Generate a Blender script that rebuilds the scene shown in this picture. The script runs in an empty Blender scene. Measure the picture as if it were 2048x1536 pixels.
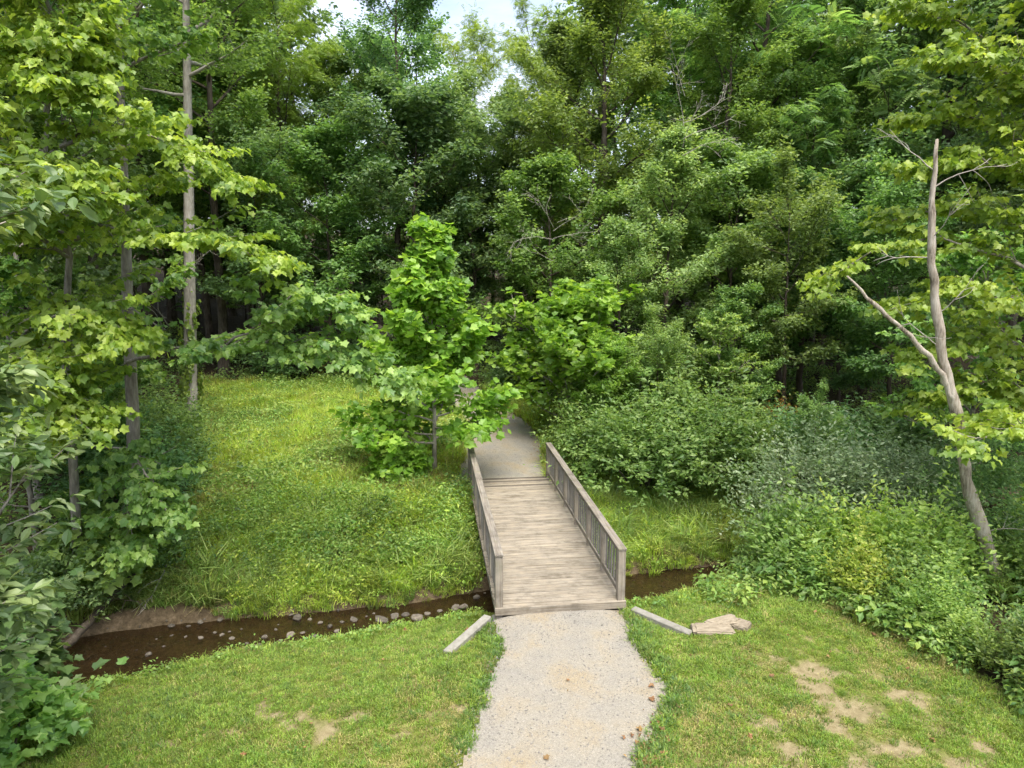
import bpy, math, random
import numpy as np
from mathutils import Vector, Matrix

# ------------------------------------------------------------------ camera, sky, sun, exposure
scn = bpy.context.scene
COL = scn.collection
R = math.radians

cam_d = bpy.data.cameras.new('camera')
cam_d.sensor_width = 36.0
cam_d.lens = 36.0 * 1420.0 / 2048.0
cam_d.clip_start = 0.1
cam_d.clip_end = 2000
cam = bpy.data.objects.new('camera', cam_d)
COL.objects.link(cam)
cam.location = (0, 0, 6.5)
cam.rotation_euler = (R(90 - 9.7), 0, 0)
scn.camera = cam

SUN_EL, SUN_AZ = 66.0, 158.0          # azimuth clockwise from +Y: high, from behind the camera
world = bpy.data.worlds.new('World')
scn.world = world
world.use_nodes = True
wn, wl = world.node_tree.nodes, world.node_tree.links
wn.clear()
w_out = wn.new('ShaderNodeOutputWorld')
w_bg = wn.new('ShaderNodeBackground')
w_sky = wn.new('ShaderNodeTexSky')
w_sky.sky_type = 'NISHITA'
w_sky.sun_disc = False
w_sky.sun_elevation = R(SUN_EL)
w_sky.sun_rotation = R(SUN_AZ)
w_sky.air_density = 1.0
w_sky.dust_density = 2.5
w_sky.ozone_density = 1.0
# thin broken cloud over the whole dome
w_tc = wn.new('ShaderNodeTexCoord')
w_map = wn.new('ShaderNodeMapping')
w_map.inputs['Scale'].default_value = (1.0, 1.0, 3.2)
w_no = wn.new('ShaderNodeTexNoise')
w_no.inputs['Scale'].default_value = 2.6
w_no.inputs['Detail'].default_value = 7
w_no.inputs['Roughness'].default_value = 0.56
w_ra = wn.new('ShaderNodeValToRGB')
w_ra.color_ramp.elements[0].position = 0.36
w_ra.color_ramp.elements[0].color = (0.25, 0.25, 0.25, 1)
w_ra.color_ramp.elements[1].position = 0.66
w_ra.color_ramp.elements[1].color = (0.9, 0.9, 0.9, 1)
w_mx = wn.new('ShaderNodeMix')
w_mx.data_type = 'RGBA'
w_mx.inputs[7].default_value = (5.2, 5.4, 6.1, 1)
wl.new(w_tc.outputs['Generated'], w_map.inputs['Vector'])
wl.new(w_map.outputs[0], w_no.inputs['Vector'])
wl.new(w_no.outputs['Fac'], w_ra.inputs[0])
wl.new(w_ra.outputs[0], w_mx.inputs[0])
wl.new(w_sky.outputs[0], w_mx.inputs[6])
wl.new(w_mx.outputs[2], w_bg.inputs[0])
w_bg.inputs[1].default_value = 0.10
wl.new(w_bg.outputs[0], w_out.inputs[0])

sun_d = bpy.data.lights.new('sun', 'SUN')
sun_d.energy = 2.5
sun_d.angle = R(45)
sun_d.color = (1.0, 0.94, 0.84)
sun = bpy.data.objects.new('sun', sun_d)
COL.objects.link(sun)
_el, _az = R(SUN_EL), R(SUN_AZ)
_sd = Vector((math.sin(_az) * math.cos(_el), math.cos(_az) * math.cos(_el), math.sin(_el)))
sun.rotation_euler = _sd.to_track_quat('Z', 'Y').to_euler()

scn.view_settings.view_transform = 'Standard'
scn.view_settings.look = 'None'
scn.view_settings.exposure = 1.62
scn.view_settings.gamma = 1.0
scn.view_settings.use_curve_mapping = False
scn.cycles.max_bounces = 5
scn.cycles.diffuse_bounces = 3
scn.cycles.glossy_bounces = 2
scn.cycles.transmission_bounces = 4
scn.cycles.transparent_max_bounces = 8
scn.cycles.caustics_reflective = False
scn.cycles.caustics_refractive = False
scn.cycles.use_adaptive_sampling = True
scn.cycles.adaptive_threshold = 0.035
scn.cycles.use_denoising = True
scn.cycles.denoising_prefilter = 'ACCURATE'
scn.render.filter_size = 1.2

# ------------------------------------------------------------------ helpers
def put(o, label=None, cat=None, group=None, kind=None, parent=None):
    if o.name not in COL.objects:
        COL.objects.link(o)
    if parent is not None:
        o.parent = parent
    if label: o['label'] = label
    if cat: o['category'] = cat
    if group: o['group'] = group
    if kind: o['kind'] = kind
    return o

def empty(name, loc, rz=0.0, sc=1.0, **kw):
    o = bpy.data.objects.new(name, None)
    o.empty_display_size = 0.2
    o.location = loc
    o.rotation_euler = (0, 0, rz)
    o.scale = (sc, sc, sc) if not hasattr(sc, '__len__') else sc
    return put(o, **kw)

def obj(name, me, parent=None, loc=(0, 0, 0), rot=(0, 0, 0), **kw):
    o = bpy.data.objects.new(name, me)
    o.location = loc
    o.rotation_euler = rot
    return put(o, parent=parent, **kw)

def raw_mesh(name, V, T, mat=None, attrs=None, smooth=True, Q=None, mat_idx=None):
    """V n*3, T m*3 triangles, Q k*4 quads (numpy)"""
    me = bpy.data.meshes.new(name)
    V = np.ascontiguousarray(V, dtype=np.float32)
    T = np.zeros((0, 3), np.int32) if T is None else np.asarray(T, np.int32)
    Q = np.zeros((0, 4), np.int32) if Q is None else np.asarray(Q, np.int32)
    nt, nq = len(T), len(Q)
    me.vertices.add(len(V))
    me.vertices.foreach_set('co', V.ravel())
    if nt + nq:
        me.loops.add(nt * 3 + nq * 4)
        me.loops.foreach_set('vertex_index', np.concatenate([T.ravel(), Q.ravel()]).astype(np.int32))
        me.polygons.add(nt + nq)
        me.polygons.foreach_set('loop_start', np.concatenate([np.arange(nt) * 3, nt * 3 + np.arange(nq) * 4]).astype(np.int32))
        if mat_idx is not None:
            me.polygons.foreach_set('material_index', np.asarray(mat_idx, np.int32))
        me.polygons.foreach_set('use_smooth', np.full(nt + nq, smooth, dtype=bool))
    for m in (mat if isinstance(mat, (list, tuple)) else [mat]):
        if m: me.materials.append(m)
    for k, a in (attrs or {}).items():
        a = np.asarray(a)
        if a.ndim == 2:
            at = me.attributes.new(k, 'FLOAT_VECTOR', 'POINT'); at.data.foreach_set('vector', a.astype(np.float32).ravel())
        elif a.dtype.kind == 'i':
            at = me.attributes.new(k, 'INT', 'POINT'); at.data.foreach_set('value', a.astype(np.int32))
        else:
            at = me.attributes.new(k, 'FLOAT', 'POINT'); at.data.foreach_set('value', a.astype(np.float32))
    me.update(calc_edges=True)
    return me

def unit(a):
    return a / np.maximum(np.linalg.norm(a, axis=-1, keepdims=True), 1e-9)

# numpy value noise
def _hash(ix, iy, seed):
    h = (ix * 374761393 + iy * 668265263 + seed * 2147483647) & 0xffffffff
    h = ((h ^ (h >> 13)) * 1274126177) & 0xffffffff
    return ((h ^ (h >> 16)) & 0xffff) / 65535.0

def vnoise(x, y, seed=0):
    x = np.asarray(x, float); y = np.asarray(y, float)
    ix = np.floor(x).astype(np.int64); iy = np.floor(y).astype(np.int64)
    fx = x - ix; fy = y - iy
    fx = fx * fx * (3 - 2 * fx); fy = fy * fy * (3 - 2 * fy)
    a = _hash(ix, iy, seed); b = _hash(ix + 1, iy, seed); c = _hash(ix, iy + 1, seed); d = _hash(ix + 1, iy + 1, seed)
    return (a * (1 - fx) + b * fx) * (1 - fy) + (c * (1 - fx) + d * fx) * fy

def fbm(x, y, s, seed=0, o=4):
    v = 0; a = 0.5; t = 0
    for k in range(o):
        v = v + a * vnoise(x * s * 2 ** k + 17.3 * k, y * s * 2 ** k - 9.1 * k, seed + k); t += a; a *= 0.5
    return v / t

def sstep(a, b, x):
    t = np.clip((x - a) / (b - a), 0, 1)
    return t * t * (3 - 2 * t)

# ------------------------------------------------------------------ materials
def new_mat(name):
    m = bpy.data.materials.new(name)
    m.use_nodes = True
    m.node_tree.nodes.clear()
    return m, m.node_tree.nodes, m.node_tree.links

def ramp(n, cols, pos=None):
    r = n.new('ShaderNodeValToRGB')
    pos = pos or [i / (len(cols) - 1) for i in range(len(cols))]
    while len(r.color_ramp.elements) < len(cols):
        r.color_ramp.elements.new(0.5)
    for e, c, p in zip(r.color_ramp.elements, cols, pos):
        e.position = p; e.color = (*c, 1)
    return r

def leaf_mat(name, dark, mid, light, trans=0.35, rough=0.46, spec=0.5, tr_gain=1.75, vary=0.25, hue=0.02):
    m, n, l = new_mat(name)
    out = n.new('ShaderNodeOutputMaterial')
    at = n.new('ShaderNodeAttribute'); at.attribute_name = 'tint'
    rp = ramp(n, [dark, mid, light], [0.0, 0.5, 1.0])
    l.new(at.outputs['Fac'], rp.inputs[0])
    oi = n.new('ShaderNodeObjectInfo')
    hs = n.new('ShaderNodeHueSaturation')
    mr = n.new('ShaderNodeMapRange'); mr.inputs['To Min'].default_value = 1 - vary; mr.inputs['To Max'].default_value = 1 + vary
    l.new(oi.outputs['Random'], mr.inputs['Value'])
    l.new(mr.outputs[0], hs.inputs['Value'])
    l.new(rp.outputs[0], hs.inputs['Color'])
    mr2 = n.new('ShaderNodeMapRange'); mr2.inputs['To Min'].default_value = 0.5 - hue * 0.9; mr2.inputs['To Max'].default_value = 0.5 + hue * 1.1
    ml = n.new('ShaderNodeMath'); ml.operation = 'MULTIPLY'; ml.inputs[1].default_value = 7.31
    fr = n.new('ShaderNodeMath'); fr.operation = 'FRACT'
    l.new(oi.outputs['Random'], ml.inputs[0]); l.new(ml.outputs[0], fr.inputs[0]); l.new(fr.outputs[0], mr2.inputs['Value'])
    l.new(mr2.outputs[0], hs.inputs['Hue'])
    bs = n.new('ShaderNodeBsdfPrincipled')
    bs.inputs['Roughness'].default_value = rough
    bs.inputs['Specular IOR Level'].default_value = spec
    l.new(hs.outputs[0], bs.inputs['Base Color'])
    tr = n.new('ShaderNodeBsdfTranslucent')
    mu = n.new('ShaderNodeMix'); mu.data_type = 'RGBA'; mu.blend_type = 'MULTIPLY'; mu.inputs[0].default_value = 1
    mu.inputs[7].default_value = (tr_gain * 1.05, tr_gain, tr_gain * 0.55, 1)
    l.new(hs.outputs[0], mu.inputs[6]); l.new(mu.outputs[2], tr.inputs[0])
    mx = n.new('ShaderNodeMixShader'); mx.inputs[0].default_value = trans
    l.new(bs.outputs[0], mx.inputs[1]); l.new(tr.outputs[0], mx.inputs[2])
    l.new(mx.outputs[0], out.inputs[0])
    return m

def bark_mat(name, c0, c1, c2, scale=6.0, stretch=0.18, bump=0.6, moss=None):
    m, n, l = new_mat(name)
    out = n.new('ShaderNodeOutputMaterial')
    tc = n.new('ShaderNodeTexCoord')
    mp = n.new('ShaderNodeMapping'); mp.inputs['Scale'].default_value = (1, 1, stretch)
    l.new(tc.outputs['Object'], mp.inputs[0])
    no = n.new('ShaderNodeTexNoise'); no.inputs['Scale'].default_value = scale * 4; no.inputs['Detail'].default_value = 6; no.inputs['Roughness'].default_value = 0.65
    l.new(mp.outputs[0], no.inputs['Vector'])
    n2 = n.new('ShaderNodeTexNoise'); n2.inputs['Scale'].default_value = scale * 0.35; n2.inputs['Detail'].default_value = 4
    l.new(tc.outputs['Object'], n2.inputs['Vector'])
    ad = n.new('ShaderNodeMath'); ad.operation = 'ADD'
    l.new(no.outputs['Fac'], ad.inputs[0]); l.new(n2.outputs['Fac'], ad.inputs[1])
    hf = n.new('ShaderNodeMath'); hf.operation = 'MULTIPLY'; hf.inputs[1].default_value = 0.5
    l.new(ad.outputs[0], hf.inputs[0])
    rp = ramp(n, [c0, c1, c2], [0.36, 0.5, 0.64])
    l.new(hf.outputs[0], rp.inputs[0])
    bs = n.new('ShaderNodeBsdfPrincipled'); bs.inputs['Roughness'].default_value = 0.9
    bs.inputs['Specular IOR Level'].default_value = 0.2
    l.new(rp.outputs[0], bs.inputs['Base Color'])
    bp = n.new('ShaderNodeBump'); bp.inputs['Strength'].default_value = bump; bp.inputs['Distance'].default_value = 0.03
    l.new(no.outputs['Fac'], bp.inputs['Height']); l.new(bp.outputs[0], bs.inputs['Normal'])
    l.new(bs.outputs[0], out.inputs[0])
    return m

def wood_mat(name, c0, c1, c2, axis=0, scale=1.0, green=0.0):
    """weathered lumber: grain along the given local axis"""
    m, n, l = new_mat(name)
    out = n.new('ShaderNodeOutputMaterial')
    tc = n.new('ShaderNodeTexCoord'); oi = n.new('ShaderNodeObjectInfo')
    av = n.new('ShaderNodeVectorMath'); av.operation = 'ADD'
    cb = n.new('ShaderNodeCombineXYZ')
    ml = n.new('ShaderNodeMath'); ml.operation = 'MULTIPLY'; ml.inputs[1].default_value = 53.0
    l.new(oi.outputs['Random'], ml.inputs[0])
    for i in range(3): l.new(ml.outputs[0], cb.inputs[i])
    l.new(tc.outputs['Object'], av.inputs[0]); l.new(cb.outputs[0], av.inputs[1])
    mp = n.new('ShaderNodeMapping'); s = [34.0, 34.0, 34.0]; s[axis] = 1.1
    mp.inputs['Scale'].default_value = [v * scale for v in s]
    l.new(av.outputs[0], mp.inputs[0])
    no = n.new('ShaderNodeTexNoise'); no.inputs['Scale'].default_value = 1.0; no.inputs['Detail'].default_value = 5; no.inputs['Roughness'].default_value = 0.6
    no.inputs['Distortion'].default_value = 0.6
    l.new(mp.outputs[0], no.inputs['Vector'])
    n2 = n.new('ShaderNodeTexNoise'); n2.inputs['Scale'].default_value = 2.3; n2.inputs['Detail'].default_value = 6; n2.inputs['Roughness'].default_value = 0.7
    l.new(av.outputs[0], n2.inputs['Vector'])
    rp = ramp(n, [c0, c1, c2], [0.3, 0.5, 0.7])
    l.new(no.outputs['Fac'], rp.inputs[0])
    r2 = ramp(n, [(0.5, 0.49, 0.47), (0.92, 0.92, 0.92), (1.12, 1.09, 1.03)], [0.32, 0.5, 0.66])
    l.new(n2.outputs['Fac'], r2.inputs[0])
    mu = n.new('ShaderNodeMix'); mu.data_type = 'RGBA'; mu.blend_type = 'MULTIPLY'; mu.inputs[0].default_value = 0.9
    l.new(rp.outputs[0], mu.inputs[6]); l.new(r2.outputs[0], mu.inputs[7])
    hs = n.new('ShaderNodeHueSaturation')
    mr = n.new('ShaderNodeMapRange'); mr.inputs['To Min'].default_value = 0.9; mr.inputs['To Max'].default_value = 1.08
    l.new(oi.outputs['Random'], mr.inputs['Value']); l.new(mr.outputs[0], hs.inputs['Value']); l.new(mu.outputs[2], hs.inputs['Color'])
    col = hs.outputs[0]
    if green > 0:
        n3 = n.new('ShaderNodeTexNoise'); n3.inputs['Scale'].default_value = 5.0; n3.inputs['Detail'].default_value = 8
        l.new(av.outputs[0], n3.inputs['Vector'])
        r3 = ramp(n, [(0, 0, 0), (green, green, green)], [0.55, 0.72])
        l.new(n3.outputs['Fac'], r3.inputs[0])
        m3 = n.new('ShaderNodeMix'); m3.data_type = 'RGBA'; m3.inputs[7].default_value = (0.13, 0.14, 0.04, 1)
        l.new(r3.outputs[0], m3.inputs[0]); l.new(col, m3.inputs[6]); col = m3.outputs[2]
    bs = n.new('ShaderNodeBsdfPrincipled'); bs.inputs['Roughness'].default_value = 0.85; bs.inputs['Specular IOR Level'].default_value = 0.25
    l.new(col, bs.inputs['Base Color'])
    bp = n.new('ShaderNodeBump'); bp.inputs['Strength'].default_value = 0.5; bp.inputs['Distance'].default_value = 0.006
    l.new(no.outputs['Fac'], bp.inputs['Height']); l.new(bp.outputs[0], bs.inputs['Normal'])
    l.new(bs.outputs[0], out.inputs[0])
    return m

def stone_mat(name, c0, c1, c2, scale=5.0, bump=0.5, rough=0.9, spread=0.2):
    m, n, l = new_mat(name)
    out = n.new('ShaderNodeOutputMaterial')
    tc = n.new('ShaderNodeTexCoord'); oi = n.new('ShaderNodeObjectInfo')
    av = n.new('ShaderNodeVectorMath'); av.operation = 'ADD'
    l.new(tc.outputs['Object'], av.inputs[0]); l.new(oi.outputs['Location'], av.inputs[1])
    no = n.new('ShaderNodeTexNoise'); no.inputs['Scale'].default_value = scale; no.inputs['Detail'].default_value = 8; no.inputs['Roughness'].default_value = 0.68
    l.new(av.outputs[0], no.inputs['Vector'])
    rp = ramp(n, [c0, c1, c2], [0.32, 0.5, 0.68])
    l.new(no.outputs['Fac'], rp.inputs[0])
    hs = n.new('ShaderNodeHueSaturation')
    mr = n.new('ShaderNodeMapRange'); mr.inputs['To Min'].default_value = 1 - spread; mr.inputs['To Max'].default_value = 1 + spread
    l.new(oi.outputs['Random'], mr.inputs['Value']); l.new(mr.outputs[0], hs.inputs['Value']); l.new(rp.outputs[0], hs.inputs['Color'])
    bs = n.new('ShaderNodeBsdfPrincipled'); bs.inputs['Roughness'].default_value = rough
    l.new(hs.outputs[0], bs.inputs['Base Color'])
    bp = n.new('ShaderNodeBump'); bp.inputs['Strength'].default_value = bump; bp.inputs['Distance'].default_value = 0.02
    l.new(no.outputs['Fac'], bp.inputs['Height']); l.new(bp.outputs[0], bs.inputs['Normal'])
    l.new(bs.outputs[0], out.inputs[0])
    return m

M = {}
M['maple'] = leaf_mat('maple_leaf', (0.114, 0.195, 0.031), (0.221, 0.319, 0.043), (0.347, 0.429, 0.078), 0.43, vary=0.05, hue=0.004)
M['maple_mid'] = leaf_mat('maple_leaf_mid', (0.105, 0.204, 0.051), (0.201, 0.322, 0.075), (0.349, 0.474, 0.130), 0.43, vary=0.1)
M['sycamore'] = leaf_mat('sycamore_leaf', (0.099, 0.206, 0.029), (0.178, 0.329, 0.040), (0.302, 0.456, 0.077), 0.43, vary=0.08, hue=0.004)
M['oak'] = leaf_mat('oak_leaf', (0.067, 0.124, 0.039), (0.126, 0.200, 0.061), (0.266, 0.339, 0.135), 0.28, rough=0.42, spec=0.5, vary=0.1)
M['locust'] = leaf_mat('locust_leaf', (0.124, 0.201, 0.032), (0.207, 0.308, 0.051), (0.317, 0.415, 0.091), 0.43, vary=0.1)
M['elm'] = leaf_mat('elm_leaf', (0.094, 0.164, 0.035), (0.165, 0.252, 0.054), (0.267, 0.363, 0.096), 0.43, vary=0.15)
M['dark'] = leaf_mat('dark_leaf', (0.063, 0.133, 0.049), (0.118, 0.209, 0.073), (0.214, 0.330, 0.125), 0.43, vary=0.2)
M['mid'] = leaf_mat('mid_leaf', (0.085, 0.156, 0.045), (0.150, 0.253, 0.065), (0.254, 0.374, 0.111), 0.43, vary=0.25)
M['pinnate'] = leaf_mat('pinnate_leaf', (0.081, 0.157, 0.046), (0.145, 0.244, 0.069), (0.262, 0.369, 0.123), 0.43, vary=0.15)
M['pale'] = leaf_mat('box_elder_leaf', (0.138, 0.239, 0.068), (0.242, 0.367, 0.120), (0.403, 0.529, 0.221), 0.43, vary=0.08, hue=0.004)
M['olive'] = leaf_mat('autumn_olive_leaf', (0.119, 0.181, 0.076), (0.214, 0.302, 0.140), (0.370, 0.431, 0.268), 0.25, vary=0.06, hue=0.004)
M['honey'] = leaf_mat('honeysuckle_leaf', (0.092, 0.176, 0.043), (0.166, 0.268, 0.067), (0.277, 0.383, 0.121), 0.43, vary=0.15, hue=0.004)
M['herb'] = leaf_mat('herb_leaf', (0.127, 0.223, 0.057), (0.211, 0.329, 0.072), (0.354, 0.466, 0.125), 0.43, vary=0.2)
M['herb_dk'] = leaf_mat('herb_leaf_deep', (0.063, 0.130, 0.035), (0.119, 0.205, 0.051), (0.205, 0.301, 0.077), 0.43, vary=0.2)
M['ivy'] = leaf_mat('ivy_leaf', (0.083, 0.161, 0.028), (0.165, 0.254, 0.040), (0.262, 0.348, 0.060), 0.43, vary=0.1)
M['lawn'] = leaf_mat('lawn_grass', (0.113, 0.190, 0.032), (0.200, 0.296, 0.043), (0.318, 0.395, 0.095), 0.43, rough=0.6, vary=0.42)
M['meadow'] = leaf_mat('meadow_grass', (0.179, 0.282, 0.046), (0.313, 0.426, 0.063), (0.522, 0.562, 0.156), 0.43, rough=0.6, vary=0.42)
M['straw'] = leaf_mat('straw_grass', (0.192, 0.180, 0.060), (0.325, 0.289, 0.108), (0.457, 0.408, 0.180), 0.3, rough=0.7, vary=0.42)
M['reed'] = leaf_mat('bank_grass', (0.101, 0.175, 0.044), (0.184, 0.277, 0.066), (0.336, 0.415, 0.138), 0.43, rough=0.5, vary=0.42)
M['litter'] = leaf_mat('fallen_leaf', (0.10, 0.045, 0.018), (0.19, 0.10, 0.04), (0.30, 0.19, 0.09), 0.1, rough=0.8, vary=0.3)
M['autumn'] = leaf_mat('rusty_leaf', (0.156, 0.117, 0.026), (0.260, 0.195, 0.046), (0.390, 0.221, 0.052), 0.43, vary=0.2)
M['bark_grey'] = bark_mat('bark_grey', (0.12, 0.105, 0.085), (0.23, 0.21, 0.175), (0.36, 0.33, 0.28), 5)
M['bark_pale'] = bark_mat('bark_pale', (0.16, 0.145, 0.12), (0.31, 0.285, 0.24), (0.44, 0.41, 0.36), 6)
M['bark_dark'] = bark_mat('bark_dark', (0.035, 0.028, 0.02), (0.075, 0.06, 0.045), (0.13, 0.11, 0.085), 5)
M['bark_dead'] = bark_mat('bark_dead', (0.098, 0.075, 0.052), (0.345, 0.299, 0.241), (0.506, 0.460, 0.397), 7, 0.10, 1.0)
M['twig_dead'] = bark_mat('twig_dead', (0.20, 0.18, 0.15), (0.34, 0.31, 0.27), (0.46, 0.43, 0.38), 8)
M['plank'] = wood_mat('weathered_plank', (0.167, 0.136, 0.099), (0.265, 0.231, 0.182), (0.333, 0.299, 0.247), 0)
M['board'] = wood_mat('weathered_board', (0.129, 0.108, 0.086), (0.218, 0.192, 0.161), (0.281, 0.261, 0.230), 1, green=0.35)
M['post'] = wood_mat('weathered_post', (0.156, 0.127, 0.094), (0.257, 0.224, 0.182), (0.317, 0.290, 0.249), 2, green=0.2)
M['baluster'] = wood_mat('weathered_baluster', (0.102, 0.092, 0.081), (0.174, 0.161, 0.147), (0.234, 0.221, 0.207), 2)
M['old_plank'] = wood_mat('dark_worn_plank', (0.062, 0.050, 0.040), (0.124, 0.105, 0.086), (0.185, 0.165, 0.135), 0)
M['concrete'] = stone_mat('concrete', (0.139, 0.130, 0.109), (0.195, 0.187, 0.160), (0.232, 0.220, 0.195), 9, 0.25)
M['rock'] = stone_mat('creek_stone', (0.059, 0.048, 0.036), (0.112, 0.096, 0.075), (0.171, 0.151, 0.120), 4, 0.6, spread=0.4)
M['slab'] = stone_mat('slab_stone', (0.169, 0.137, 0.094), (0.270, 0.225, 0.162), (0.352, 0.299, 0.224), 5, 0.6)
M['gravel_bit'] = stone_mat('gravel_bit', (0.151, 0.135, 0.113), (0.227, 0.211, 0.184), (0.303, 0.286, 0.260), 30, 0.1, spread=0.3)

# ------------------------------------------------------------------ terrain
_ynx = [-60, -20, -12, -9, -6.8, -5.2, -3.3, -1.8, -0.4, 2.6, 4.5, 5.5, 8, 14, 40, 80]
_yny = [-0.7, 5.3, 9.1, 11.35, 12.25, 13.05, 13.6, 14.1, 14.65, 15.0, 15.75, 16.4, 17.8, 21, 30, 40]
_yfx = [-60, -20, -12, -9, -7.6, -6.4, -4.8, -2.6, -0.8, 2.9, 4.9, 6.1, 8, 14, 40, 80]
_yfy = [4, 9, 12.6, 14.0, 14.5, 14.73, 15.05, 15.5, 16.1, 17.1, 17.55, 17.95, 19.0, 22, 31, 41]
def y_near(x): return np.interp(x, _ynx, _yny) + 0.18 * (fbm(x, x * 0, 0.9, 5) - 0.5) * 2
def y_far(x): return np.interp(x, _yfx, _yfy) + 0.22 * (fbm(x, x * 0, 0.8, 9) - 0.5) * 2
WATER = -1.3

def height(x, y):
    x = np.asarray(x, float); y = np.asarray(y, float)
    yn, yf = y_near(x), y_far(x)
    dn, df = yn - y, y - yf
    near = -0.12 - 0.62 * sstep(4.2, 0.6, dn) - 0.1 * sstep(2, 9, np.abs(x - 0.9)) + 0.10 * (fbm(x, y, 0.25, 3) - 0.5)
    apn = np.exp(-(np.abs(x - 0.95) / 1.75) ** 4) * sstep(13.0, 12.75, y - 0.124 * (x - 0.95))
    near = near * (1 - apn) + (-0.135) * apn
    near = near - 0.75 * sstep(0.75, -0.25, dn)
    left = sstep(1.0, -3.0, x)
    farL = -1.0 + 0.60 * sstep(0.2, 2.6, df) + 0.40 * sstep(1.5, 5.0, df)
    farR = -0.98 + 0.35 * sstep(0.3, 3.0, df) + 0.55 * sstep(3.0, 7.0, df)
    far = farL * left + farR * (1 - left)
    ap = np.exp(-((x + 0.3) / 2.0) ** 2) * sstep(2.6, 4.6, df)
    far = far * (1 - ap) + (-0.03) * ap
    far = far + 0.055 * np.maximum(df - 6, 0) + 0.055 * np.maximum(df - 20, 0) ** 1.05 * sstep(20, 30, df)
    far = np.minimum(far, 9 + 0.02 * df)
    far = far + 0.16 * (fbm(x, y, 0.35, 7) - 0.5) * sstep(0.5, 3, df) * (1 - ap)
    bank = -1.5 + 0.5 * sstep(-0.35, 0.22, df)
    far = np.where(df < 0.22, bank, far)
    bed = -1.5 + 0.22 * (fbm(x, y, 0.9, 11) - 0.5) + 0.05 * (fbm(x, y, 4, 12) - 0.5)
    z = np.where(dn > -0.3, near, np.where(df > -0.35, far, bed))
    return z

def hz(x, y): return float(height(np.array([x]), np.array([y]))[0])

# path outlines
def near_edges(y):
    ys = [-8, 4, 7, 8.42, 9.1, 9.5, 10.3, 11.3, 11.9, 12.6, 13.2]
    L = [-1.2, -1.0, -0.85, -0.69, -0.55, -0.47, -0.43, -0.21, -0.28, -0.36, -0.36]
    r = [2.2, 1.9, 1.65, 1.70, 2.03, 2.25, 2.47, 2.30, 2.18, 2.22, 2.22]
    return np.interp(y, ys, L), np.interp(y, ys, r)
def far_edges(y):
    ys = [20.4, 20.9, 24.9, 26.4, 28, 30, 33.5, 38, 44, 50, 60]
    L = [-2.0, -1.75, -1.55, -1.7, -2.1, -2.7, -3.6, -5.4, -9, -14, -23]
    r = [1.2, 1.18, 1.25, 1.05, 0.55, -0.45, -1.5, -3.0, -6, -10.5, -19]
    return np.interp(y, ys, L), np.interp(y, ys, r)
def path_sd(x, y):
    """positive inside a gravel path: metres from its edge"""
    l1, r1 = near_edges(y); l2, r2 = far_edges(y)
    a = np.where(y < 13.2, np.minimum(x - l1, r1 - x), -9.0)
    b = np.where(y > 20.4, np.minimum(x - l2, r2 - x), -9.0)
    return np.maximum(a, b)
def path_wob(x, y):
    return path_sd(x, y) + 0.30 * (fbm(x, y, 1.3, 21) - 0.5) + 0.14 * (fbm(x, y, 5.0, 25) - 0.5)

# bare, worn places in the lawn: (x, y, rx, ry)
BARE = [(5.0, 10.75, 0.42, 0.3), (4.75, 10.3, 0.35, 0.25), (5.15, 9.75, 0.6, 0.35), (4.65, 9.55, 0.35, 0.25), (6.05, 10.1, 0.45, 0.22),
        (4.0, 8.75, 0.4, 0.16), (5.4, 8.8, 0.6, 0.25), (6.1, 8.6, 0.5, 0.2), (3.6, 9.4, 0.25, 0.2), (6.6, 8.9, 0.3, 0.15), (4.4, 8.35, 0.5, 0.15),
        (-3.55, 9.6, 0.3, 0.2), (-3.95, 9.2, 0.35, 0.12), (-3.2, 9.3, 0.2, 0.12), (-2.3, 9.55, 0.24, 0.16), (-2.25, 9.2, 0.14, 0.08),
        (-0.75, 9.75, 0.18, 0.1), (-0.5, 9.55, 0.14, 0.1), (-1.6, 9.1, 0.2, 0.08), (-4.6, 10.0, 0.3, 0.1), (-4.9, 9.0, 0.2, 0.1)]
def bare(x, y):
    v = np.full(np.shape(x), -1.0)
    for bx, by, rx, ry in BARE:
        v = np.maximum(v, 1.0 - np.hypot((x - bx) / rx, (y - by) / ry))
    for bx, by, rx, ry in ((5.3, 9.5, 2.0, 1.5), (4.6, 8.6, 2.2, 0.7), (-3.3, 9.4, 1.9, 0.6)):
        v = np.maximum(v, -0.25 + 0.3 * np.clip(1.0 - np.hypot((x - bx) / rx, (y - by) / ry), -9, 1) * 1.2)
    return v + 1.9 * (fbm(x, y, 2.6, 31) - 0.5) + 0.5 * (fbm(x, y, 8, 33) - 0.5)

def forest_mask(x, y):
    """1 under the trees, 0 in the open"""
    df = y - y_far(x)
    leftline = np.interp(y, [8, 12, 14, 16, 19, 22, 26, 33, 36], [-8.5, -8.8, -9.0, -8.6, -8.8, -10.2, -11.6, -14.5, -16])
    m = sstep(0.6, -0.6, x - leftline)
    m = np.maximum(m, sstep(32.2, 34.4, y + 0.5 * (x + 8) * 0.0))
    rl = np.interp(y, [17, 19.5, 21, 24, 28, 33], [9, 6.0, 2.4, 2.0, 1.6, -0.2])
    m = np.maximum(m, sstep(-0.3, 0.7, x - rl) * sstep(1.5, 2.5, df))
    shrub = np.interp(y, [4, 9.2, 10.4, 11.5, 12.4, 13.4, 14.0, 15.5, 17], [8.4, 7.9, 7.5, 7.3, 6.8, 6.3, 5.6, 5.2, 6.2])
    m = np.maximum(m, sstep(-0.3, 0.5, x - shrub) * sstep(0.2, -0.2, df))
    return m

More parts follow.
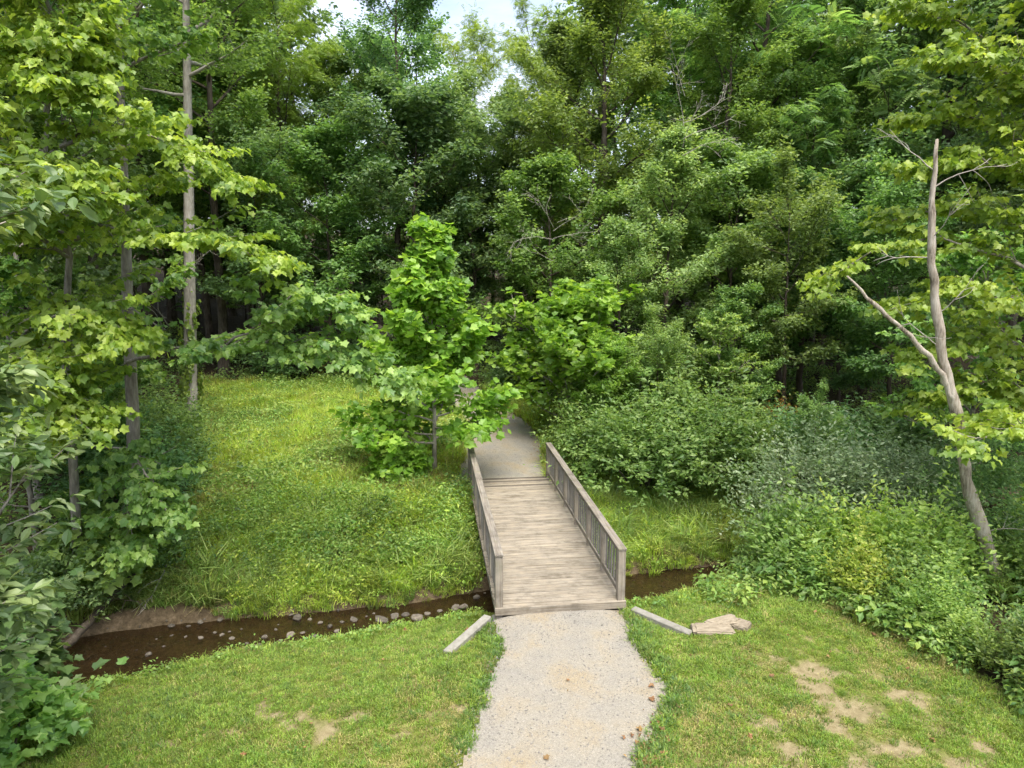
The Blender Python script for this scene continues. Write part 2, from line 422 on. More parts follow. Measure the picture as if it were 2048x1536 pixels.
# grid with fine cells where the camera sees the ground close
def axis(pts):
    out = []
    for (a, b, s) in pts:
        out.append(np.arange(a, b - 1e-6, s))
    return np.concatenate(out + [[pts[-1][1]]])
gx = axis([(-260, -60, 20), (-60, -20, 2), (-20, -11, 0.4), (-11, 9.5, 0.075), (9.5, 20, 0.4), (20, 60, 2), (60, 260, 20)])
gy = axis([(-60, -8, 4), (-8, 6.5, 0.5), (6.5, 19, 0.075), (19, 36, 0.2), (36, 60, 1), (60, 120, 4), (120, 400, 20)])
GX, GY = np.meshgrid(gx, gy)
GZ = height(GX, GY)
bm_ = bare(GX, GY); fo = forest_mask(GX, GY)
dn_, df_ = y_near(GX) - GY, GY - y_far(GX)
GZ = GZ + 0.02 * (fbm(GX, GY, 3.0, 41) - 0.5) - 0.015 * sstep(0.0, 0.4, bm_) - 0.02 * sstep(-0.02, 0.05, path_sd(GX, GY))
nx, ny = len(gx), len(gy)
idx = np.arange(nx * ny).reshape(ny, nx)
quads = np.stack([idx[:-1, :-1], idx[:-1, 1:], idx[1:, 1:], idx[1:, :-1]], -1).reshape(-1, 4)

def ground_mat():
    m, n, l = new_mat('ground_soil')
    out = n.new('ShaderNodeOutputMaterial')
    tc = n.new('ShaderNodeTexCoord')
    no = n.new('ShaderNodeTexNoise'); no.inputs['Scale'].default_value = 9; no.inputs['Detail'].default_value = 9; no.inputs['Roughness'].default_value = 0.7
    n2 = n.new('ShaderNodeTexNoise'); n2.inputs['Scale'].default_value = 55; n2.inputs['Detail'].default_value = 5
    l.new(tc.outputs['Object'], no.inputs[0]); l.new(tc.outputs['Object'], n2.inputs[0])
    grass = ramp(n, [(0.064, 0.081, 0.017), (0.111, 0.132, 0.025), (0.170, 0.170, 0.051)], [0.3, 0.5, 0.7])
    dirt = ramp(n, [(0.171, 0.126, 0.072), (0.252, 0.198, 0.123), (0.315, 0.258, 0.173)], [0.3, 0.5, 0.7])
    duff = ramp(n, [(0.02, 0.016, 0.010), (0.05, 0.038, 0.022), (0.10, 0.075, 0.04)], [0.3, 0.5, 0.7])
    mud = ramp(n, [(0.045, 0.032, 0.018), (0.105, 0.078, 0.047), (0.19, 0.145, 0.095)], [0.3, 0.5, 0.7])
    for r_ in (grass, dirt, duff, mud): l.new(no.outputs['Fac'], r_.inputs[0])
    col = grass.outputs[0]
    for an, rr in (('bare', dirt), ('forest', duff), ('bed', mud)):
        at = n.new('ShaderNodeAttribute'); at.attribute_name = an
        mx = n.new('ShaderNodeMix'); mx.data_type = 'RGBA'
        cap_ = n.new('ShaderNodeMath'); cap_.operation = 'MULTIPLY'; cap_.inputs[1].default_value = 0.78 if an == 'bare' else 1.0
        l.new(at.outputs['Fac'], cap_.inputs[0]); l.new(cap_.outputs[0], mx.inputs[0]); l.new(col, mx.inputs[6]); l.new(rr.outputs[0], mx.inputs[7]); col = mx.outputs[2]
    bs = n.new('ShaderNodeBsdfPrincipled'); bs.inputs['Roughness'].default_value = 0.95; bs.inputs['Specular IOR Level'].default_value = 0.15
    l.new(col, bs.inputs['Base Color'])
    ad = n.new('ShaderNodeMath'); ad.operation = 'ADD'
    l.new(no.outputs['Fac'], ad.inputs[0]); l.new(n2.outputs['Fac'], ad.inputs[1])
    bp = n.new('ShaderNodeBump'); bp.inputs['Strength'].default_value = 0.6; bp.inputs['Distance'].default_value = 0.03
    l.new(ad.outputs[0], bp.inputs['Height']); l.new(bp.outputs[0], bs.inputs['Normal'])
    l.new(bs.outputs[0], out.inputs[0])
    return m
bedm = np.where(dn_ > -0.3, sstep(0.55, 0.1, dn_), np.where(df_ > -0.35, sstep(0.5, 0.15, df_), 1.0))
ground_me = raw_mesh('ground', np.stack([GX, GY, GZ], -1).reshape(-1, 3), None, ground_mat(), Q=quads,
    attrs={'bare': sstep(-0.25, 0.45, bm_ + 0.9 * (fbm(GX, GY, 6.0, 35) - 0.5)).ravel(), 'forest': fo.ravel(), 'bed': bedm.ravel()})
obj('ground', ground_me, kind='structure', label='grassy ground with a worn lawn, creek banks and a rising wooded slope')

# --- water
def water_mat():
    m, n, l = new_mat('creek_water')
    out = n.new('ShaderNodeOutputMaterial')
    tc = n.new('ShaderNodeTexCoord')
    no = n.new('ShaderNodeTexNoise'); no.inputs['Scale'].default_value = 5; no.inputs['Detail'].default_value = 5
    l.new(tc.outputs['Object'], no.inputs[0])
    bp = n.new('ShaderNodeBump'); bp.inputs['Strength'].default_value = 0.4; bp.inputs['Distance'].default_value = 0.03
    l.new(no.outputs['Fac'], bp.inputs['Height'])
    tr = n.new('ShaderNodeBsdfTransparent'); tr.inputs[0].default_value = (0.48, 0.41, 0.30, 1)
    df = n.new('ShaderNodeBsdfDiffuse'); df.inputs[0].default_value = (0.06, 0.047, 0.026, 1)
    m1 = n.new('ShaderNodeMixShader'); m1.inputs[0].default_value = 0.16
    l.new(tr.outputs[0], m1.inputs[1]); l.new(df.outputs[0], m1.inputs[2])
    gl = n.new('ShaderNodeBsdfGlossy'); gl.inputs['Roughness'].default_value = 0.06
    l.new(bp.outputs[0], gl.inputs['Normal'])
    fr = n.new('ShaderNodeFresnel'); fr.inputs[0].default_value = 1.33; l.new(bp.outputs[0], fr.inputs['Normal'])
    m2 = n.new('ShaderNodeMixShader')
    l.new(fr.outputs[0], m2.inputs[0]); l.new(m1.outputs[0], m2.inputs[1]); l.new(gl.outputs[0], m2.inputs[2])
    l.new(m2.outputs[0], out.inputs[0])
    return m
wx = np.concatenate([np.arange(-40, -14, 1.0), np.arange(-14, 12, 0.25), np.arange(12, 40, 1.0)])
Wt = np.linspace(0, 1, 7)
WX = np.repeat(wx[:, None], 7, 1)
yn_, yf_ = y_near(wx) - 0.6, y_far(wx) + 0.5
WY = yn_[:, None] * (1 - Wt) + yf_[:, None] * Wt
wi = np.arange(WX.size).reshape(WX.shape)
wq = np.stack([wi[:-1, :-1], wi[1:, :-1], wi[1:, 1:], wi[:-1, 1:]], -1).reshape(-1, 4)
obj('creek_water', raw_mesh('creek_water', np.stack([WX, WY, np.full(WX.shape, WATER)], -1).reshape(-1, 3), None, water_mat(), Q=wq),
    kind='structure', label='shallow brown creek water running under the footbridge')

# --- gravel paths
def gravel_mat():
    m, n, l = new_mat('gravel')
    out = n.new('ShaderNodeOutputMaterial')
    tc = n.new('ShaderNodeTexCoord')
    vo = n.new('ShaderNodeTexVoronoi'); vo.inputs['Scale'].default_value = 80
    l.new(tc.outputs['Object'], vo.inputs['Vector'])
    v2 = n.new('ShaderNodeTexVoronoi'); v2.inputs['Scale'].default_value = 170
    l.new(tc.outputs['Object'], v2.inputs['Vector'])
    no = n.new('ShaderNodeTexNoise'); no.inputs['Scale'].default_value = 1.1; no.inputs['Detail'].default_value = 7; no.inputs['Roughness'].default_value = 0.6
    l.new(tc.outputs['Object'], no.inputs[0])
    sx = n.new('ShaderNodeSeparateColor'); l.new(vo.outputs['Color'], sx.inputs[0])
    r1 = ramp(n, [(0.219, 0.201, 0.171), (0.268, 0.247, 0.211), (0.294, 0.274, 0.235), (0.353, 0.332, 0.291)], [0.0, 0.3, 0.75, 1.0])
    l.new(sx.outputs[0], r1.inputs[0])
    r2 = ramp(n, [(0.88, 0.89, 0.91), (1.0, 0.985, 0.95), (1.03, 0.93, 0.76)], [0.36, 0.5, 0.66])
    l.new(no.outputs['Fac'], r2.inputs[0])
    mu = n.new('ShaderNodeMix'); mu.data_type = 'RGBA'; mu.blend_type = 'MULTIPLY'; mu.inputs[0].default_value = 1
    l.new(r1.outputs[0], mu.inputs[6]); l.new(r2.outputs[0], mu.inputs[7])
    bs = n.new('ShaderNodeBsdfPrincipled'); bs.inputs['Roughness'].default_value = 0.95; bs.inputs['Specular IOR Level'].default_value = 0.15
    l.new(mu.outputs[2], bs.inputs['Base Color'])
    ad = n.new('ShaderNodeMath'); ad.operation = 'ADD'
    l.new(vo.outputs['Distance'], ad.inputs[0]); l.new(v2.outputs['Distance'], ad.inputs[1])
    bp = n.new('ShaderNodeBump'); bp.invert = True; bp.inputs['Strength'].default_value = 0.55; bp.inputs['Distance'].default_value = 0.012
    l.new(ad.outputs[0], bp.inputs['Height']); l.new(bp.outputs[0], bs.inputs['Normal'])
    l.new(bs.outputs[0], out.inputs[0])
    return m
M['gravel'] = gravel_mat()
def path_mesh(name, x0, x1, y0, y1, s, inside):
    xs, ys = np.arange(x0, x1, s), np.arange(y0, y1 + 1e-6, s)
    X, Y = np.meshgrid(xs, ys)
    keep = inside(X, Y)
    Z = height(X, Y) + 0.012 + 0.015 * (fbm(X, Y, 2.0, 51) - 0.5)
    i = np.arange(X.size).reshape(X.shape)
    k = keep[:-1, :-1] & keep[1:, :-1] & keep[:-1, 1:] & keep[1:, 1:]
    q = np.stack([i[:-1, :-1], i[:-1, 1:], i[1:, 1:], i[1:, :-1]], -1)[k]
    used, inv = np.unique(q, return_inverse=True)
    V = np.stack([X, Y, Z], -1).reshape(-1, 3)[used]
    return raw_mesh(name, V, None, M['gravel'], Q=inv.reshape(-1, 4))
BX, BY = 0.945, 12.80          # bridge: centre of the near end; it heads 7.1 degrees to the left
BH = R(7.1)
def bridge_local(x, y):
    dx, dy = x - BX, y - BY
    return dx * math.cos(BH) + dy * math.sin(BH), -dx * math.sin(BH) + dy * math.cos(BH)
def near_in(X, Y):
    bxl, byl = bridge_local(X, Y)
    return (path_wob(X, Y) > 0) & (byl < 0.0) & (Y < 14)
def far_in(X, Y):
    bxl, byl = bridge_local(X, Y)
    return (path_wob(X, Y) > 0) & (byl > 8.22) & (Y > 18)
obj('gravel_path', path_mesh('gravel_path_near', -2.5, 3.5, -6, 13.4, 0.045, near_in), kind='structure', label='pale gravel path leading up to the footbridge')
obj('gravel_path', path_mesh('gravel_path_far', -14, 2.2, 20.2, 48, 0.09, far_in), kind='structure', label='gravel path beyond the footbridge curving into the woods')

# ------------------------------------------------------------------ wood tubes and leaves
UP = np.array([0, 0, 1.0])
def tubes(lines, sides=6):
    """lines: list of (points n*3, radii n, sides)"""
    Vs, Qs, Ts, off = [], [], [], 0
    for ln in lines:
        P, r = np.asarray(ln[0], float), np.asarray(ln[1], float)
        k = ln[2] if len(ln) > 2 else sides
        n = len(P)
        t = np.gradient(P, axis=0); t = unit(t)
        ref = np.array([1.0, 0, 0]) if abs(t[:, 2]).mean() > 0.7 else UP
        a = unit(np.cross(t, ref)); b = np.cross(t, a)
        an = np.linspace(0, 2 * np.pi, k, endpoint=False)
        ring = P[:, None] + r[:, None, None] * (np.cos(an)[None, :, None] * a[:, None] + np.sin(an)[None, :, None] * b[:, None])
        Vs.append(ring.reshape(-1, 3))
        i = np.arange(n * k).reshape(n, k) + off
        j = np.roll(i, -1, 1)
        Qs.append(np.stack([i[:-1], j[:-1], j[1:], i[1:]], -1).reshape(-1, 4))
        tip = off + n * k
        Vs.append(P[-1:] + t[-1:] * r[-1] * 0.3)
        Ts.append(np.stack([i[-1], j[-1], np.full(k, tip)], -1))
        off += n * k + 1
    return np.concatenate(Vs), np.concatenate(Ts), np.concatenate(Qs)

def wood_mesh(name, lines, mat, sides=6):
    V, T, Q = tubes(lines, sides)
    return raw_mesh(name, V, T, mat, Q=Q)

def fan(outline, c, fold=0.2, curl=0.12):
    P = np.array([c] + outline, float)
    z = fold * np.abs(P[:, 1]) - curl * P[:, 0] ** 2
    V = np.column_stack([P, z])
    n = len(outline)
    T = [[0, 1 + i, 1 + (i + 1) % n] for i in range(n)]
    return V, np.array(T)
def mirror(h):
    return h + [(x, -y) for x, y in reversed(h) if abs(y) > 1e-6]
LEAF = {}
LEAF['maple'] = fan(mirror([(0, 0), (-0.05, 0.28), (0.12, 0.50), (0.28, 0.38), (0.62, 0.56), (0.66, 0.30), (1.0, 0)]), (0.36, 0), 0.28, 0.22)
LEAF['maple_lo'] = fan(mirror([(0, 0), (0.06, 0.45), (0.3, 0.36), (0.62, 0.52), (1.0, 0)]), (0.34, 0), 0.25, 0.2)
LEAF['sycamore'] = fan(mirror([(0.02, 0), (-0.05, 0.34), (0.22, 0.52), (0.34, 0.40), (0.66, 0.50), (0.70, 0.24), (1.0, 0)]), (0.38, 0), 0.25, 0.15)
LEAF['oak'] = (np.array([(0, 0, 0), (0.3, 0.17, 0.05), (0.62, 0.22, 0.04), (1, 0, -0.14), (0.62, -0.22, 0.04), (0.3, -0.17, 0.05), (0.45, 0, -0.02)]),
               np.array([[0, 6, 1], [1, 6, 2], [2, 6, 3], [3, 6, 4], [4, 6, 5], [5, 6, 0]]))
LEAF['ell'] = (np.array([(0, 0, 0), (0.45, 0.25, 0.07), (1, 0, -0.1), (0.45, -0.25, 0.07), (0.5, 0, -0.01)]),
               np.array([[0, 4, 1], [1, 4, 2], [2, 4, 3], [3, 4, 0]]))
LEAF['dia'] = (np.array([(0, 0, 0), (0.45, 0.3, 0.06), (1, 0, -0.08), (0.45, -0.3, 0.06)]), np.array([[0, 2, 1], [0, 3, 2]]))
LEAF['round'] = fan([(0.5 + 0.5 * math.cos(a), 0.5 * math.sin(a)) for a in np.linspace(math.pi, -math.pi, 8, endpoint=False)], (0.5, 0), 0.15, 0.05)
def _pinnate(pairs=7):
    V, T = [], []
    for i in range(pairs + 1):
        t = 0.14 + 0.86 * i / pairs
        for s in ((1, -1) if i < pairs else (0,)):
            L = 0.30 * (1.05 - 0.55 * abs(t - 0.45)); w = 0.055
            o = np.array([t * 0.8, 0, -0.30 * t * t])
            d = unit(np.array([0.38 if s else 1.0, 0.95 * s, -0.25 if s else -0.5])); b = unit(np.cross(UP, d))
            k = len(V)
            V += [o, o + d * L * 0.45 + b * w, o + d * L, o + d * L * 0.45 - b * w]
            T += [[k, k + 2, k + 1], [k, k + 3, k + 2]]
    return np.array(V), np.array(T)
LEAF['pinnate'] = _pinnate()
LEAF['pinnate_s'] = _pinnate(5)

def leaves(P0, P1, nl, kind, size, rng, up=1.0, jit=0.45, droop=0.15, spread=0.08, size_var=0.42, tw_tint=0.7):
    """leaves along twigs P0->P1; returns V, T, tint"""
    LV, LT = LEAF[kind]
    m = len(P0); n = m * nl
    a = np.repeat(P0, nl, 0); b = np.repeat(P1, nl, 0)
    t = np.tile((np.arange(nl) + 0.5) / nl, m) + rng.uniform(-0.5, 0.5, n) / nl
    ax = unit(b - a)
    pos = a + (b - a) * t[:, None] + rng.normal(0, spread, (n, 3)) * np.array([1, 1, 0.6])
    side = unit(np.cross(ax, UP) + 1e-4) * np.where(np.arange(n) % 2 == 0, 1, -1)[:, None]
    w = rng.uniform(0.25, 1.0, n)[:, None]
    d = unit(ax * w + side * (1.1 - w * 0.5) + rng.normal(0, 0.3, (n, 3)) - UP * droop)
    nn = UP * up + rng.normal(0, jit, (n, 3)) + ax * 0.15
    nn = unit(nn - d * (nn * d).sum(1, keepdims=True))
    bb = np.cross(nn, d)
    s = size * (1 + size_var * rng.uniform(-1, 1, n))
    V = pos[:, None] + s[:, None, None] * (LV[None, :, 0:1] * d[:, None] + LV[None, :, 1:2] * bb[:, None] + LV[None, :, 2:3] * nn[:, None])
    T = LT[None] + (np.arange(n) * len(LV))[:, None, None]
    tint = np.clip(0.5 + tw_tint * np.repeat(rng.normal(0, 0.36, m), nl) + rng.normal(0, 0.24, n), 0, 1)
    return V.reshape(-1, 3), T.reshape(-1, 3), np.repeat(tint, len(LV))

def join(parts):
    Vs, Ts, As, o = [], [], [], 0
    for V, T, A in parts:
        Vs.append(V); Ts.append(T + o); As.append(A); o += len(V)
    return np.concatenate(Vs), np.concatenate(Ts), np.concatenate(As)

def leaf_mesh(name, parts, mat):
    V, T, A = join(parts)
    return raw_mesh(name, V, T, mat, attrs={'tint': A}, smooth=False)

def rot_about(v, ax, ang):
    c, s = math.cos(ang), math.sin(ang)
    return v * c + np.cross(ax, v) * s + ax * (ax @ v) * (1 - c)

def curve_pts(p, d, L, n, rng, lift=0.0, wob=0.12):
    pts = [p]; d = d / np.linalg.norm(d)
    for i in range(n):
        d = d + rng.normal(0, wob, 3) + UP * lift / n
        d = d / np.linalg.norm(d)
        p = p + d * L / n
        pts.append(p)
    return np.array(pts)

PROFILE = {
    'round': lambda t: 0.55 + 0.6 * math.sin(math.pi * min(1, t * 0.9 + 0.1)) - 0.35 * t,
    'cone': lambda t: 1.0 - 0.95 * t ** 0.75 if t > 0.06 else 0.7,
    'tall': lambda t: 0.75 + 0.35 * math.sin(math.pi * t) - 0.45 * t * t,
    'vase': lambda t: 0.6 + 0.5 * t - 0.35 * t ** 4,
}
def grow(seed, H, r0, cb, Rc, shape='round', limbs=20, brs=6, tws=6, twig=0.7, lean=(0, 0), wob=0.02, lift=(0.15, 0.9), flat=0.5, trunk=None, ang=(0.1, 0.95), sides=9):
    """skeleton of a tree: wood lines, twig starts, twig ends"""
    rng = np.random.default_rng(seed)
    n = 16
    if trunk is None:
        t = np.linspace(0, 1, n)
        wx_ = np.cumsum(rng.normal(0, wob, n)) * H / n * 3; wy_ = np.cumsum(rng.normal(0, wob, n)) * H / n * 3
        wx_ -= wx_[0]; wy_ -= wy_[0]
        P = np.column_stack([wx_ + lean[0] * t * H, wy_ + lean[1] * t * H, t * H])
        P[0, 2] = -0.25
    else:
        P = np.array(trunk, float); n = len(P); t = np.linspace(0, 1, n)
    rad = r0 * ((1 - t) ** 0.85 * 0.95 + 0.05) * (1 + 0.35 * np.exp(-t * H / 0.45))
    lines = [(P, rad, sides)]
    A, B = [], []
    for i in range(limbs):
        u = (i + rng.uniform(0, 0.9)) / limbs
        tt = cb + (0.985 - cb) * u
        k = tt * (n - 1); k0 = min(int(k), n - 2); f = k - k0
        p = P[k0] * (1 - f) + P[k0 + 1] * f
        rr = rad[k0] * (1 - f) + rad[k0 + 1] * f
        az = i * 2.39996 + rng.uniform(-0.5, 0.5) + seed
        el = ang[0] + (ang[1] - ang[0]) * u + rng.normal(0, 0.12)
        L = Rc * max(0.12, PROFILE[shape](u)) * rng.uniform(0.6, 1.3)
        d = np.array([math.cos(az) * math.cos(el), math.sin(az) * math.cos(el), math.sin(el)])
        lp = curve_pts(p, d, L, 6, rng, lift=rng.uniform(*lift) * (1 - u) * 0.6, wob=0.09)
        lr = np.linspace(min(rr * 0.6, 0.02 + L * 0.018), 0.008, 7)
        lines.append((lp, lr, 5))
        tips = [(lp[-1], unit(lp[-1] - lp[-2]))]
        for j in range(brs):
            s = 0.22 + 0.76 * (j + rng.uniform(0, 0.8)) / brs
            q = s * 6; q0 = min(int(q), 5); g = q - q0
            bp_ = lp[q0] * (1 - g) + lp[q0 + 1] * g
            td = unit(lp[q0 + 1] - lp[q0])
            sd = rot_about(td, UP, (1 if j % 2 else -1) * rng.uniform(0.5, 1.15))
            sd = sd + UP * rng.normal(0.05, 0.22); sd[2] *= flat + 0.3
            bl = L * rng.uniform(0.28, 0.5) * (1.15 - 0.6 * s) + min(0.25, 0.3 * L)
            tw_l = twig * min(1.0, 0.5 + 0.5 * L)
            bpts = curve_pts(bp_, sd, bl, 3, rng, lift=0.1, wob=0.1)
            lines.append((bpts, np.linspace(0.012 + bl * 0.006, 0.005, 4), 3))
            for w in range(tws):
                h = (w + rng.uniform(0.1, 0.9)) / tws
                q = h * 3; q0 = min(int(q), 2); g = q - q0
                a = bpts[q0] * (1 - g) + bpts[q0 + 1] * g
                td2 = unit(bpts[q0 + 1] - bpts[q0])
                dd = rot_about(td2, UP, (1 if w % 2 else -1) * rng.uniform(0.35, 1.0)) if w < tws - 1 else td2
                dd = dd + rng.normal(0, 0.18, 3); dd[2] *= flat; dd = dd / np.linalg.norm(dd)
                A.append(a); B.append(a + dd * tw_l * rng.uniform(0.65, 1.25))
        for (tp, td) in tips:
            for w in range(3):
                dd = td + rng.normal(0, 0.4, 3); dd = dd / np.linalg.norm(dd)
                A.append(tp - dd * 0.1); B.append(tp + dd * tw_l)
    return lines, np.array(A), np.array(B), rng

class Kind: pass
def kind(name, bark, leafmat, leaf, size, nl, up=1.0, jit=0.45, droop=0.15, spread=0.08, **g):
    k = Kind()
    lines, A, B, rng = grow(**g)
    k.wood = wood_mesh(name + '_trunk', lines, M[bark])
    k.crown = leaf_mesh(name + '_crown', [leaves(A, B, nl, leaf, size, rng, up, jit, droop, spread)], M[leafmat])
    k.H = g['H']
    return k

def plant_tree(k, name, x, y, label, cat='tree', rz=0.0, sc=1.0, mat=None, group=None, z=None, extra=None, sxy=None):
    s = (sxy or sc, sxy or sc, sc)
    e = empty(name, (x, y, hz(x, y) if z is None else z), rz, s, label=label, cat=cat, group=group)
    if k.wood is not None:
        obj('trunk', k.wood, e)
    c = obj('crown', k.crown, e)
    if mat:
        c.material_slots[0].link = 'OBJECT'
        c.material_slots[0].material = M[mat]
    return e

# ------------------------------------------------------------------ footbridge
def box_me(name, sx, sy, sz, mat, bev=0.006):
    import bmesh
    bm = bmesh.new()
    bmesh.ops.create_cube(bm, size=1.0)
    bmesh.ops.scale(bm, vec=(sx, sy, sz), verts=bm.verts)
    if bev:
        bmesh.ops.bevel(bm, geom=list(bm.edges), offset=bev, segments=1, affect='EDGES')
    me = bpy.data.meshes.new(name); bm.to_mesh(me); bm.free()
    me.materials.append(mat)
    return me
bridge = empty('footbridge', (BX, BY, 0), BH, label='weathered wooden footbridge with railings crossing the creek', cat='footbridge')
BL, HW = 8.25, 1.275
rnd = random.Random(4)
pl = BL / 58
plank_me = [box_me('plank', 2 * HW, pl - 0.013, 0.04, M['plank'], 0.004) for _ in range(1)][0]
old_me = box_me('worn_plank', 2 * HW, pl - 0.012, 0.038, M['old_plank'], 0.004)
for i in range(58):
    worn = i in (51, 52, 56)
    o = obj('plank', old_me if i in (52, 55, 57) else plank_me, bridge, (rnd.uniform(-.008, .008), (i + 0.5) * pl, -0.02 + rnd.uniform(-.003, .002)), (0, rnd.uniform(-.001, .001), rnd.uniform(-.0015, .0015)))
obj('end_board', box_me('end_board', 2 * HW + 0.02, 0.045, 0.15, M['plank']), bridge, (0, -0.026, -0.068))
obj('end_board', box_me('end_board_far', 2 * HW + 0.02, 0.045, 0.12, M['old_plank']), bridge, (0, BL + 0.026, -0.075))
st_me = box_me('stringer', 0.12, BL - 0.1, 0.34, M['board'])
for sx in (-1.17, -0.4, 0.4, 1.17):
    obj('stringer', st_me, bridge, (sx, BL / 2, -0.212))
RH = 1.07
endpost = box_me('end_post', 0.145, 0.145, RH - 0.04 + 0.25, M['post'], 0.008)
midpost = box_me('mid_post', 0.115, 0.09, RH - 0.04 + 0.25, M['post'], 0.006)
cap = box_me('cap_rail', 0.165, BL + 0.03, 0.042, M['board'], 0.006)
sub = box_me('sub_rail', 0.04, BL - 0.16, 0.10, M['board'], 0.005)
balu = box_me('baluster', 0.034, 0.042, 0.86, M['baluster'], 0.004)
for s in (-1, 1):
    xr = s * (HW - 0.078)
    rail = obj('railing', sub, bridge, (xr - s * 0.022, BL / 2, RH - 0.096), label='left railing of the footbridge' if s < 0 else 'right railing of the footbridge')
    dx0, dy0, dz0 = xr - s * 0.022, BL / 2, RH - 0.096
    obj('cap_rail', cap, rail, (xr - dx0, 0, RH - 0.021 - dz0))
    obj('lower_rail', sub, rail, (0, 0, 0.15 - dz0))
    for k in range(7):
        y = 0.075 + k * (BL - 0.15) / 6
        obj('post', endpost if k in (0, 6) else midpost, rail, (xr - dx0, y - dy0, (RH - 0.04 - 0.25) / 2 - 0.002 - dz0))
    for k in range(6):
        for j in range(6):
            y = 0.075 + (k + (j + 1) / 7) * (BL - 0.15) / 6
            obj('baluster', balu, rail, (xr + s * 0.018 - dx0, y - dy0, 0.555 - dz0))

# concrete abutments and wing walls
def prism(name, pts, z0, z1, mat, bev=0.015, z1b=None):
    import bmesh
    bm = bmesh.new()
    zt = z1 if isinstance(z1, (list, tuple)) else [z1] * len(pts)
    lo = [bm.verts.new((p[0], p[1], z0)) for p in pts]
    hi = [bm.verts.new((p[0], p[1], z)) for p, z in zip(pts, zt)]
    n = len(pts)
    bm.faces.new(hi); bm.faces.new(list(reversed(lo)))
    for i in range(n): bm.faces.new([lo[i], lo[(i + 1) % n], hi[(i + 1) % n], hi[i]])
    bmesh.ops.recalc_face_normals(bm, faces=bm.faces)
    if bev: bmesh.ops.bevel(bm, geom=list(bm.edges), offset=bev, segments=1, affect='EDGES')
    me = bpy.data.meshes.new(name); bm.to_mesh(me); bm.free(); me.materials.append(mat)
    return me
def bw(lx, ly):
    return (BX + lx * math.cos(BH) - ly * math.sin(BH), BY + lx * math.sin(BH) + ly * math.cos(BH))
obj('abutment', prism('abutment_near', [bw(-1.3, 0.0), bw(1.3, 0.0), bw(1.3, 0.5), bw(-1.3, 0.5)], -1.9, -0.39, M['concrete']),
    label='concrete abutment under the near end of the footbridge', cat='abutment')
obj('abutment', prism('abutment_far', [bw(-1.75, 7.75), bw(1.6, 7.75), bw(1.6, 8.2), bw(-1.75, 8.2)], -1.6, -0.39, M['concrete']),
    label='concrete abutment under the far end of the footbridge', cat='abutment')
def wall_line(a, b, w):
    d = Vector((b[0] - a[0], b[1] - a[1])).normalized(); s = Vector((-d.y, d.x)) * w / 2
    return [(a[0] + s.x, a[1] + s.y), (b[0] + s.x, b[1] + s.y), (b[0] - s.x, b[1] - s.y), (a[0] - s.x, a[1] - s.y)]
obj('wing_wall', prism('wing_wall_l', wall_line((-0.46, 12.62), (-1.15, 11.52), 0.17), -1.2, [-0.13, hz(-1.15, 11.52) + 0.06, hz(-1.15, 11.52) + 0.06, -0.13], M['concrete']),
    label='low concrete wing wall in the lawn left of the footbridge end', cat='wing wall')
obj('wing_wall', prism('wing_wall_r', wall_line((2.36, 12.93), (3.30, 12.12), 0.17), -1.2, [-0.13, hz(3.3, 12.12) + 0.06, hz(3.3, 12.12) + 0.06, -0.13], M['concrete']),
    label='low concrete wing wall in the lawn right of the footbridge end', cat='wing wall')

# ------------------------------------------------------------------ stones
def rock_me(name, seed, mat, flat=0.6, sub=2):
    import bmesh
    rng = np.random.default_rng(seed)
    bm = bmesh.new()
    bmesh.ops.create_icosphere(bm, subdivisions=sub, radius=0.5)
    pl_ = [(unit(rng.normal(0, 1, 3)), rng.uniform(0.28, 0.42)) for _ in range(9)]
    for v in bm.verts:
        p = np.array(v.co)
        for nrm, dd in pl_:
            e = p @ nrm - dd
            if e > 0: p = p - nrm * e * 0.92
        p = p * (1 + rng.normal(0, 0.015))
        p[2] *= flat
        v.co = p
    me = bpy.data.meshes.new(name); bm.to_mesh(me); bm.free(); me.materials.append(mat)
    return me
def slab_mesh(name, seed, mat):
    import bmesh
    rng = np.random.default_rng(seed)
    bm = bmesh.new()
    bmesh.ops.create_cube(bm, size=1.0)
    for v in bm.verts:
        v.co.x *= rng.uniform(0.72, 1.1); v.co.y *= rng.uniform(0.7, 1.1); v.co.z *= rng.uniform(0.75, 1.05)
    bmesh.ops.bevel(bm, geom=list(bm.edges), offset=0.09, segments=2, affect='EDGES')
    bmesh.ops.subdivide_edges(bm, edges=list(bm.edges), cuts=2, use_grid_fill=True)
    for v in bm.verts: v.co += Vector(rng.normal(0, 0.016, 3))
    me = bpy.data.meshes.new(name); bm.to_mesh(me); bm.free(); me.materials.append(mat)
    return me
rocks = [rock_me('stone', s, M['rock'], f) for s, f in ((1, 0.5), (2, 0.65), (3, 0.45), (4, 0.6), (5, 0.7))]
def rock(x, y, s, label, group=None, name='stone', zoff=0.0, me=None, cat='stone', sx=None, rz=None):
    rr = rnd.uniform(0, 6.28) if rz is None else rz
    o = obj(name, me or rnd.choice(rocks), None, (x, y, max(hz(x, y), -1.6) + zoff), (rnd.uniform(-.2, .2), rnd.uniform(-.2, .2), rr), label=label, cat=cat, group=group)
    o.scale = sx or (s * rnd.uniform(0.9, 1.3), s * rnd.uniform(0.8, 1.1), s * rnd.uniform(0.8, 1.1))
    return o
